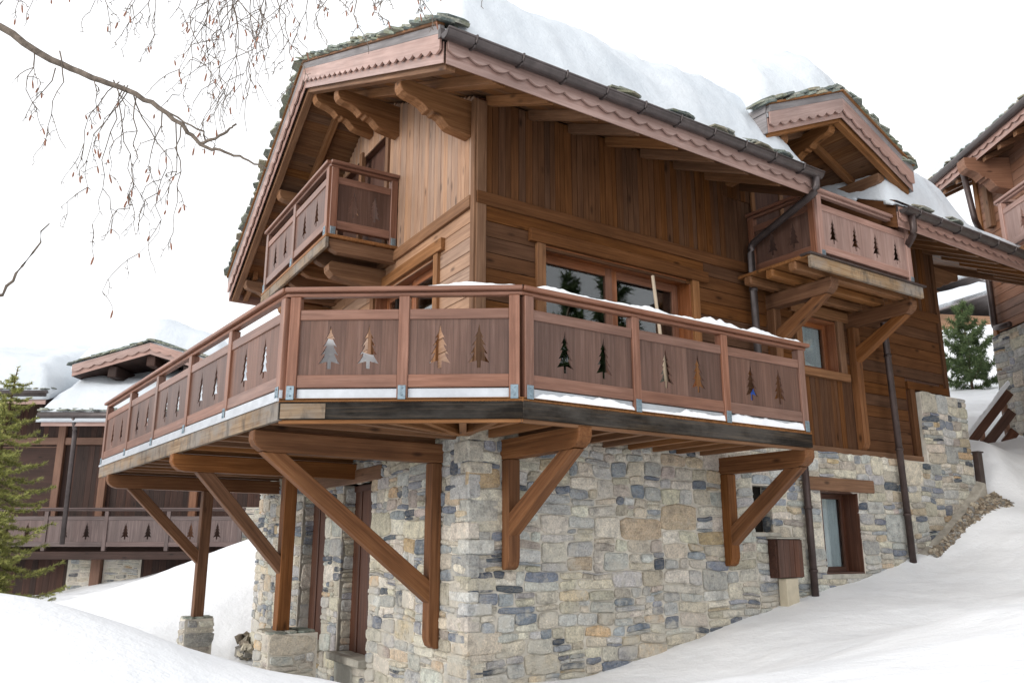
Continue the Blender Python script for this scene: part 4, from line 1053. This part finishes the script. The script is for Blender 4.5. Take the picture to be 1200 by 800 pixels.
# ------------------------------------------------------------------ neighbouring chalet on the right
rc = root('right_hand_chalet', (12, 16, 1.5), 0, 'reddish timber chalet on a stone base cut off by the right edge of the photo', 'chalet')
XW = 10.85
def W_(y, z, o=0): return V((XW-o, y, z))
w = MB()
for (a, b, c_, d) in ((9, 18.2, 4.6, 8.5),): slab(w, W_, a, b, c_, d, -.3, -.03)
w.box(V((XW+.03, 18.0, 4.6)), XA*5, YA*.2, Z*3.9); w.build('wall_core', M['farwood'], rc)
w = MB(); hboards(w, W_, 9, 18.1, 4.66, 8.5, bh=.2); w.build('wall_boards', M['rightwood'], rc, .005)
w = MB(); slab(w, W_, 18.05, 18.2, 4.6, 8.5, -.1, .04); slab(w, W_, 17.55, 17.75, 7.0, 8.0, 0, .12); w.build('corner_post', M['timber'], rc, .01)
w = MB(); slab(w, W_, 9, 18.25, -1, 4.6, -.4, .05); c = w.build('stone_base', M['mortar'], rc)
w = MB(); stones(w, lambda y, z, o=0: W_(y, z, o+.05), 9, 18.25, .8, 4.6, (), 81); stones(w, lambda x, z, o=0: V((x, 18.25+o, z)), XW, XW+2, .8, 4.6, (), 82); w.build('rubble_stones', M['stone'], c)
w = MB(); ze = 8.22
w.hexa([V((10.15, 7, ze)), V((10.15, 18.9, ze)), V((16, 18.9, ze+2.8)), V((16, 7, ze+2.8)), V((10.15, 7, ze+.3)), V((10.15, 18.9, ze+.3)), V((16, 18.9, ze+3.1)), V((16, 7, ze+3.1))])
rr = w.build('roof', M['soffit'], rc)
w = MB()
for i in range(20):
    y = 8+i*.57; w.hexa([V((10.2, y, ze-.12)), V((10.2, y+.11, ze-.12)), V((11.4, y+.11, ze+.46)), V((11.4, y, ze+.46)), V((10.2, y, ze)), V((10.2, y+.11, ze)), V((11.4, y+.11, ze+.58)), V((11.4, y, ze+.58))], XA)
w.build('rafters', M['timber'], rr, .006)
m1 = MB(); bk = MB(); wave_board(m1, bk, V((10.13, 7, ze-.02)), V((10.13, 18.9, ze-.02)), Z, .3, -XA, step=.3, amp=.05); x = bk.build('eaves_fascia', M['pink'], rr); m1.build('scalloped_trim', M['pink'], x)
w = MB(); w.tube([V((10.03, 7, ze+.26)), V((10.03, 18.9, ze+.26))], .085, 12); w.build('gutter', M['pipe'], rr)
w = MB(); slates_line(w, lambda y: V((10.12, y, ze+.40)), 7, 18.95, XA, Z, ((0, .1), (.06, .2))); w.build('roof_slates', M['slate'], rr)
snow_sheet('roof_snow', lambda x, y: V((x, y, ze+.42+(x-10.15)*.478)), lambda x, y: min(x-10.12, 18.85-y, 16-x, y-7), np.arange(10.1, 16, .14), np.arange(7, 18.95, .14), 1.15, 'thick snow on the roof of the chalet at the right edge', k=21, rim=1.1)
mbb = MB(); console(mbb, lambda x, z: V((XW-x, 16.9, ze+.05+z)), 0, 1.0, .75, .3); mbb.build('carved_bracket', M['rightwood'], rc, .01)
pipe([V((10.03, 17.2, ze+.2)), V((10.2, 17.25, 7.0)), V((10.72, 17.9, 6.9)), V((10.74, 18.0, 4.75)), V((10.65, 17.3, 4.65))], .065, 'pipe', (), rc)
w = MB(); w.box(V((8.75, 12.2, 4.86)), XA*2.05, YA*1.9, Z*.18); w.build('balcony_floor', M['timber'], rc, .01)
railing(V((8.75, 14.1, 5.05)), V((8.75, 12.2, 5.05)), [.1, 1.8], -XA, 5.05, rc, ph=1.05, mat=('pink', 'pink'), flash=False, plates=False)
railing(V((XW, 14.12, 5.05)), V((8.75, 14.12, 5.05)), [.1, 2.0], YA, 5.05, rc, ph=1.05, mat=('pink', 'pink'), flash=False, plates=False)

# sloping stair fence
fr = root('stair_fence', (9.8, 17, 1.9), 0, 'dark brown sloping board fence with snow on its rail beside the right stone base', 'fence')
A, B = V((9.40, 17.6, 1.88)), V((10.62, 17.6, 3.24)); dg = (B-A)
for dz_0 in (.0, -.42, -.84):
    w = MB(); w.beam(A+Z*dz_0, B+Z*dz_0, .05, .20, up=Z); w.build('fence_board', M['door'], fr, .005)
for x in (9.95, 10.5):
    w = MB(); zz = A.z+(x-A.x)/dg.x*dg.z; w.beam(V((x, 17.66, zz-1.7)), V((x, 17.66, zz+.1)), .09, .09, up=YA); w.build('fence_post', M['rightwood'], fr, .005)
w = MB(); vs = []; fs = []; n = 60
for i in range(n+1):
    u = i/n; p = A.lerp(B, u); hh = .10+.05*fbm(u*4, 1, 1.5, 3)
    for j_ in range(6):
        q = j_/5; vs.append(p+Z*(.155+hh*math.sin(math.pi*q)**.5)+YA*(q-.5)*.16)
for i in range(n):
    for j_ in range(5): a = i*6+j_; fs.append((a, a+1, a+7, a+6))
w.add(vs, fs, XA, smooth=True); tag(w.build('fence_snow', M['snow']), 'line of snow lying on the sloping stair fence', 'snow', None, 'stuff')

# far chalets on the hillside
def far_chalet(loc, wx, dy, hh, ang, label, gable=False):
    g = root('hillside_chalet', loc, ang, label, 'chalet', 'chalets far up the snowy hillside')
    ca, sa = math.cos(ang), math.sin(ang); ex = V((ca, sa, 0)); ey = V((-sa, ca, 0)); O = V(loc)
    P = lambda x, z, o=0: O+ex*x-ey*o+Z*z
    w = MB(); w.box(P(-wx/2, 0, 0), ex*wx, ey*dy, Z*hh); w.build('wall', M['gable'], g)
    w = MB(); w.box(P(-wx/2-.2, -1.5, .2), ex*(wx+.4), ey*(dy+.2), Z*1.5); w.build('base', M['mortar'], g)
    w = MB(); r = 1.3
    for sg in (-1, 1):
        w.hexa([P(0, hh+wx*.18, r), P(sg*(wx/2+r), hh-.3, r), P(sg*(wx/2+r), hh-.3, -dy-r), P(0, hh+wx*.18, -dy-r), P(0, hh+wx*.18+.3, r), P(sg*(wx/2+r), hh, r), P(sg*(wx/2+r), hh, -dy-r), P(0, hh+wx*.18+.3, -dy-r)])
    w.build('roof', M['greyboard'], g)
    w = MB()
    for k in range(3):
        z = .8+k*2.6
        if z+1 < hh: w.box(P(-wx/2-.6, z-.2, 1.3), ex*(wx+1.2), ey*1.3, Z*.2); [w.box(P(-wx/2-.6, z+.25*i, 1.3), ex*(wx+1.2), ey*.06, Z*.12) for i in range(1, 5)]
    w.build('balcony', M['greyboard'], g)
    for k in range(3):
        for i in range(int(wx/2.6)):
            z = 1.1+k*2.6
            if z+1.4 < hh: w = MB(); x = -wx/2+1+i*2.6; w.box(P(x, z, .04), ex*1.3, ey*.04, Z*1.4); w.build('window', M['dark'], g)
    w = MB()
    snow_sheet('roof_snow', lambda x, y: P(x, hh+.02+(wx*.18+.3)*(1-abs(x)/(wx/2+r)), r-y), lambda x, y: min(wx/2+r-abs(x), y, dy+2*r-y), np.arange(-wx/2-r, wx/2+r+.1, .5), np.arange(0, dy+2*r, .5), .9, 'snow on the roof of '+label, k=int(abs(loc[0])), rim=1.3)
far_chalet((34.2, 61, 16.3), 5.6, 5, 2.5, .30, 'far pale timber chalet with balconies above the bushy pine')
far_chalet((40.6, 60, 16.2), 5.5, 5, 2.9, -.4, 'far chalet higher on the hillside beside the right hand stone base')
far_chalet((31.4, 54, 13.6), 6.5, 4, 1.5, .15, 'small low chalet half buried in snow behind the pine')

# ------------------------------------------------------------------ conifers
def conifer(name, base, h, rad, nbr, mat, nl, nw, seed, label, dens=34, droop=.25, up_=.25, tuft=False, group=None, lean=0, top=.0, zmin=.06, twn=1.0):
    rnd = random.Random(seed); base = V(base)
    rt_ = root(name, base, 0, label, 'tree', group)
    t = MB(); pts = [base+Z*(h*i/10)+V((lean*(i/10)**2, 0, 0)) for i in range(11)]
    t.tube(pts, [h*.014*(1-i/10.5)+.004 for i in range(11)], 8)
    br = MB(); ne = MB()
    def needle_spray(p, q, L):
        d = (q-p); dl = d.length; d.normalize(); s1 = d.orthogonal().normalized(); s2 = d.cross(s1); n = max(3, int(dens*dl/.3))
        for _ in range(n):
            u = rnd.random() if not tuft else rnd.random()**.6; a = rnd.uniform(0, 6.28); r = s1*math.cos(a)+s2*math.sin(a)
            o = p+(q-p)*u; f = (d*rnd.uniform(.35, .9)+r).normalized()*L*rnd.uniform(.7, 1.15); wv = f.cross(V((rnd.random(), rnd.random(), rnd.random()))).normalized()*nw*.5
            tt = max(-1, min(1, rnd.gauss(.0, .45)+.25*r.z))
            ne.v += [o-wv, o+wv, o+f]; b = len(ne.v)-3; ne.f.append([b, b+1, b+2]); ne.uv.append([(0, 0, 0)]*3); ne.t.append(tt); ne.c.append((.5, .5, .5)); ne.sm.append(False); ne.mi.append(0)
    for i in range(nbr):
        fz = zmin+(1-zmin-.03)*((i+rnd.random()*.6)/nbr); z = h*fz; L = rad*(1-fz)**.8*rnd.uniform(.72, 1.12)+.06; a = i*2.39996+rnd.uniform(-.3, .3)
        d = V((math.cos(a), math.sin(a), 0)); o = base+Z*z+V((lean*fz**2, 0, 0)); pr_ = o; P_ = [o]; m = 6
        for k in range(1, m+1):
            u = k/m; P_.append(o+d*L*u+Z*(L*(-droop*math.sin(u*math.pi*.75)+up_*u*u)+(.25*L*u if fz > .75 else 0))+V((rnd.uniform(-1, 1), rnd.uniform(-1, 1), 0))*L*.025)
        br.tube(P_, [max(.003, .012*L*(1-k/(m+1))) for k in range(m+1)], 5, cap=False)
        for k in range(1, m+1):
            p0, p1 = P_[k-1], P_[k]; seg = p1-p0
            if not tuft or k > 1: needle_spray(p0, p1, nl)
            for s in (-1, 1):
                for r_ in range(2):
                    q0 = p0+seg*rnd.random(); tl = L*.36*(1.15-k/m*.85)*rnd.uniform(.6, 1.15)*twn
                    sd = Z.cross(d)*s; q1 = q0+(d*.75+sd).normalized()*tl+Z*tl*rnd.uniform(-.22, .12 if not tuft else .45)
                    needle_spray(q0, q1, nl)
                    if tl > .18:
                        for _ in range(2):
                            q2 = q0.lerp(q1, rnd.uniform(.3, .8)); q3 = q2+((q1-q0).normalized()+V((rnd.uniform(-1, 1), rnd.uniform(-1, 1), rnd.uniform(-.3, .2)))*.9)*tl*.3; needle_spray(q2, q3, nl)
    needle_spray(base+Z*h*.9+V((lean*.8, 0, 0)), base+Z*h+V((lean, 0, 0)), nl)
    tk = t.build('trunk', M['trunk'], rt_); br.build('branches', M['trunk'], tk)
    ne.build('foliage', M[mat], rt_, recalc=False)
    return rt_
conifer('young_fir', (-6.55, 10.6, gz(-6.55, 10.6)-.1), 3.9, 1.35, 100, 'fir', .050, .012, 5, 'young yellow-green fir tree in the snow at the left edge', dens=62, droop=.24, up_=.10, lean=.15, zmin=.05, twn=.85)
conifer('bushy_pine', (13.2, 23.6, gz(13.2, 23.6)-.15), 2.75, 1.25, 30, 'pine', .15, .018, 9, 'small dark green bushy pine on the snow slope between the two chalets', dens=34, droop=-.05, up_=.6, tuft=True)
for i, (x, y, hh) in enumerate(((18, 6.0, 9.5), (24, 2.5, 12), (17, 1.5, 8), (28, 8.5, 13))):
    conifer('tall_spruce', (x, y, gz(x, y)-.2), hh, hh*.22, 60, 'pine', .4, .09, 20+i, ['nearest spruce standing outside the frame to the right', 'tall spruce farther up the slope outside the frame', 'spruce behind the camera to the right', 'tallest spruce outside the frame to the right'][i], dens=5, group='spruces mirrored in the windows')

# ------------------------------------------------------------------ birch
bt = root('bare_birch', (-4.9, 4.3, gz(-4.9, 4.3)-.1), 0, 'leafless birch whose thin hanging twigs with brown catkins enter at the upper left', 'tree')
m = MB(); zb = gz(-4.9, 4.3)-.1
m.tube([V((-4.9, 4.3, zb)), V((-4.85, 4.3, 1)), V((-4.7, 4.25, 3)), V((-4.6, 4.3, 5.2)), V((-4.4, 4.4, 7.5))], [.13, .11, .085, .055, .02], 12)
m.build('trunk', M['bark'], bt)
limbs = MB(); twigs = MB(); cats = MB(); rb = random.Random(12)
px = lambda x, y, Y=4.0: V(((x-600)*.00418+(y-30)*-.0*0+(0), 0, 0))
def pz(x, y, Y=4.0):
    f = 980.; p = math.atan(242/f); X = (x-600)/f; U = (400-y)/f; d = V((X, math.cos(p)-U*math.sin(p), math.sin(p)+U*math.cos(p))); return d*(Y/d.y)
def wig(pts, amp, n=6):
    out = []
    for a, b in zip(pts, pts[1:]):
        for i in range(n): u = i/n; out.append(a.lerp(b, u)+V((rb.uniform(-amp, amp), rb.uniform(-amp, amp), rb.uniform(-amp, amp))))
    return out+[pts[-1]]
MAIN = [V(q) for q in ((-4.72, 4.25, 2.95), (-3.6, 4.1, 2.88), (-2.782, 4, 2.755), (-2.476, 4, 2.546), (-2.25, 4, 2.44), (-2.044, 4, 2.368), (-1.86, 4, 2.26), (-1.70, 4, 2.12), (-1.60, 4, 2.03), (-1.50, 4, 2.01), (-1.40, 4, 1.97), (-1.28, 4.02, 1.92))]
mw = wig(MAIN, .008, 4); limbs.tube(mw, [.020*(1-i/len(mw))**1.1+.0040 for i in range(len(mw))], 8)
limbs.tube(wig([V((-1.64, 4, 2.05)), V((-1.55, 3.98, 2.075)), V((-1.47, 3.97, 2.12)), V((-1.44, 3.97, 2.15))], .005, 4), [.008]*4+[.007]*4+[.005]*5, 6)
limbs.tube(wig([V((-1.86, 4, 2.26)), V((-1.72, 4.0, 2.17)), V((-1.62, 4, 2.12)), V((-1.6, 4, 2.06))], .006, 3), .005, 5)
L2_ = [V(q) for q in ((-4.65, 4.3, 4.0), (-3.6, 4.2, 4.1), (-2.4, 4.1, 3.75), (-1.4, 4.05, 3.5), (-.7, 4.0, 3.35), (-.2, 4.0, 3.2))]
l2 = wig(L2_, .02, 5); limbs.tube(l2, [.045*(1-i/len(l2))+.004 for i in range(len(l2))], 8)
limbs.tube(wig([V((-4.8, 4.3, 1.35)), V((-3.6, 4.1, 1.15)), pz(0, 345), pz(30, 310), pz(58, 262)], .012, 4), [.014-.0007*i for i in range(17)], 6)
def catkin(p, L):
    d = V((rb.uniform(-.35, .35), rb.uniform(-.35, .35), -1)).normalized(); cats.tube([p, p+d*L*.15, p+d*L*.5, p+d*L*.85, p+d*L], [.0015, .0038, .0048, .004, .0015], 6)
def hang(p, L, r, lev=0, side=None):
    n = max(4, int(L/.075)); pts = [p]; d = V((rb.uniform(-.5, .5), rb.uniform(-.4, .4), -.5 if lev else -1)).normalized() if side is None else V(side).normalized()
    for i in range(n):
        d = (d*.72+V((rb.uniform(-.6, .6), rb.uniform(-.3, .3), -.40))).normalized(); pts.append(pts[-1]+d*L/n)
    (twigs).tube(pts, [r*(1-i/(n+2))+.0009 for i in range(n+1)], 4, smooth=False, cap=False)
    for i in range(1, n+1):
        if lev < 2 and rb.random() < (.55 if lev == 0 else .4):
            hang(pts[i], L*rb.uniform(.15, .4), r*.55, lev+1, side=(rb.uniform(-1, 1), rb.uniform(-.5, .5), rb.uniform(-.6, .15)))
        if rb.random() < .30:
            q = pts[i]+V((rb.uniform(-.02, .02), 0, rb.uniform(-.02, .01))); twigs.tube([pts[i], q], [.0014, .0022], 4, cap=False)
    if rb.random() < .22: catkin(pts[-1], rb.uniform(.022, .05))
top = lambda x, Y=4.0: pz(x, -40, Y)
for (x, y, L) in ((40, 55, .45), (65, 80, .35), (70, 60, .7), (110, 92, .2)):
    hang(pz(x, y), L, .0032)
for (x, y0, L) in ((290, -40, 1.15), (302, -40, .95), (312, -40, .85), (318, -40, .7), (325, -40, .9), (340, -30, .9), (355, -30, .85), (370, -40, .75), (300, -40, .9), (280, -30, .75), (265, -40, .6), (245, -40, .55), (225, -40, .45), (200, -30, .4), (176, -40, .35), (150, -40, .3), (135, -40, .42), (395, -40, .7), (120, -40, .25), (60, -40, .3), (20, -40, .35), (250, -40, .8), (295, -40, 1.0)):
    for _ in range(1+(x % 4 == 0)):
        x2 = x*.90+rb.uniform(-16, 16)
        hang(pz(x2, y0, rb.uniform(3.9, 4.2)), L*rb.uniform(.7, 1.05), .0028)
for (x, y, L) in ((150, 100, .9), (152, 104, .65), (146, 100, .75), (160, 112, .8), (140, 96, .5), (212, 148, .62), (206, 143, .45), (190, 130, .4), (155, 106, 1.0), (133, 94, .35)):
    hang(pz(x, y), L*.98, .0030)
for (x, y0, L) in ((378, -40, .5), (362, -30, .42), (440, -40, .33), (432, -30, .45), (455, -40, .3), (470, -40, .38), (490, -40, .35), (505, -40, .28), (520, -40, .24), (420, -30, .3), (548, -40, .2), (400, -40, .25), (410, -60, .2)):
    hang(pz(x, y0, rb.uniform(3.9, 4.2)), L*.98, .003)
lo = limbs.build('limb', M['bark'], bt); twigs.build('twigs', M['bark'], lo, recalc=False); c_ = cats.build('catkins', M['catkin'], bt); c_['kind'] = 'stuff'

# ------------------------------------------------------------------ camera, sky, sun
cam = bpy.data.cameras.new('camera'); co = bpy.data.objects.new('camera', cam); COL.objects.link(co)
cam.sensor_width = 36; cam.lens = 980/1200*36; cam.clip_start = .05; cam.clip_end = 2000
co.location = (0, 0, 0); co.rotation_euler = (math.radians(90)+math.atan(242/980), 0, 0); SC.camera = co
EL, AZ = math.radians(18), math.radians(-128)       # sun azimuth clockwise from +Y
wd = bpy.data.worlds.new('World'); SC.world = wd; wd.use_nodes = True; nt = wd.node_tree
bg = nt.nodes['Background']; sky = nt.nodes.new('ShaderNodeTexSky'); sky.sky_type = 'NISHITA'; sky.sun_disc = False
sky.sun_elevation = EL; sky.sun_rotation = AZ; sky.air_density = 1.0; sky.dust_density = 4.0; sky.altitude = 1500
hs = nt.nodes.new('ShaderNodeHueSaturation'); hs.inputs['Saturation'].default_value = .12
nt.links.new(sky.outputs[0], hs.inputs['Color'])
mx = nt.nodes.new('ShaderNodeMix'); mx.data_type = 'RGBA'; mx.inputs[0].default_value = .72; mx.inputs[7].default_value = (11.2, 11.35, 11.6, 1)   # even overcast cloud
nt.links.new(hs.outputs[0], mx.inputs[6]); nt.links.new(mx.outputs[2], bg.inputs[0]); bg.inputs[1].default_value = .10
sd = bpy.data.lights.new('sun', 'SUN'); so = bpy.data.objects.new('sun', sd); COL.objects.link(so)
sd.energy = 1.15; sd.angle = math.radians(24); sd.color = (1, .96, .90)
dv = V((math.sin(AZ)*math.cos(EL), math.cos(AZ)*math.cos(EL), math.sin(EL))); so.rotation_euler = (-dv).to_track_quat('-Z', 'Y').to_euler()
SC.view_settings.view_transform = 'Standard'; SC.view_settings.look = 'None'; SC.view_settings.gamma = 1; SC.view_settings.exposure = .62
SC.cycles.use_adaptive_sampling = True; SC.cycles.max_bounces = 8; SC.cycles.use_denoising = True
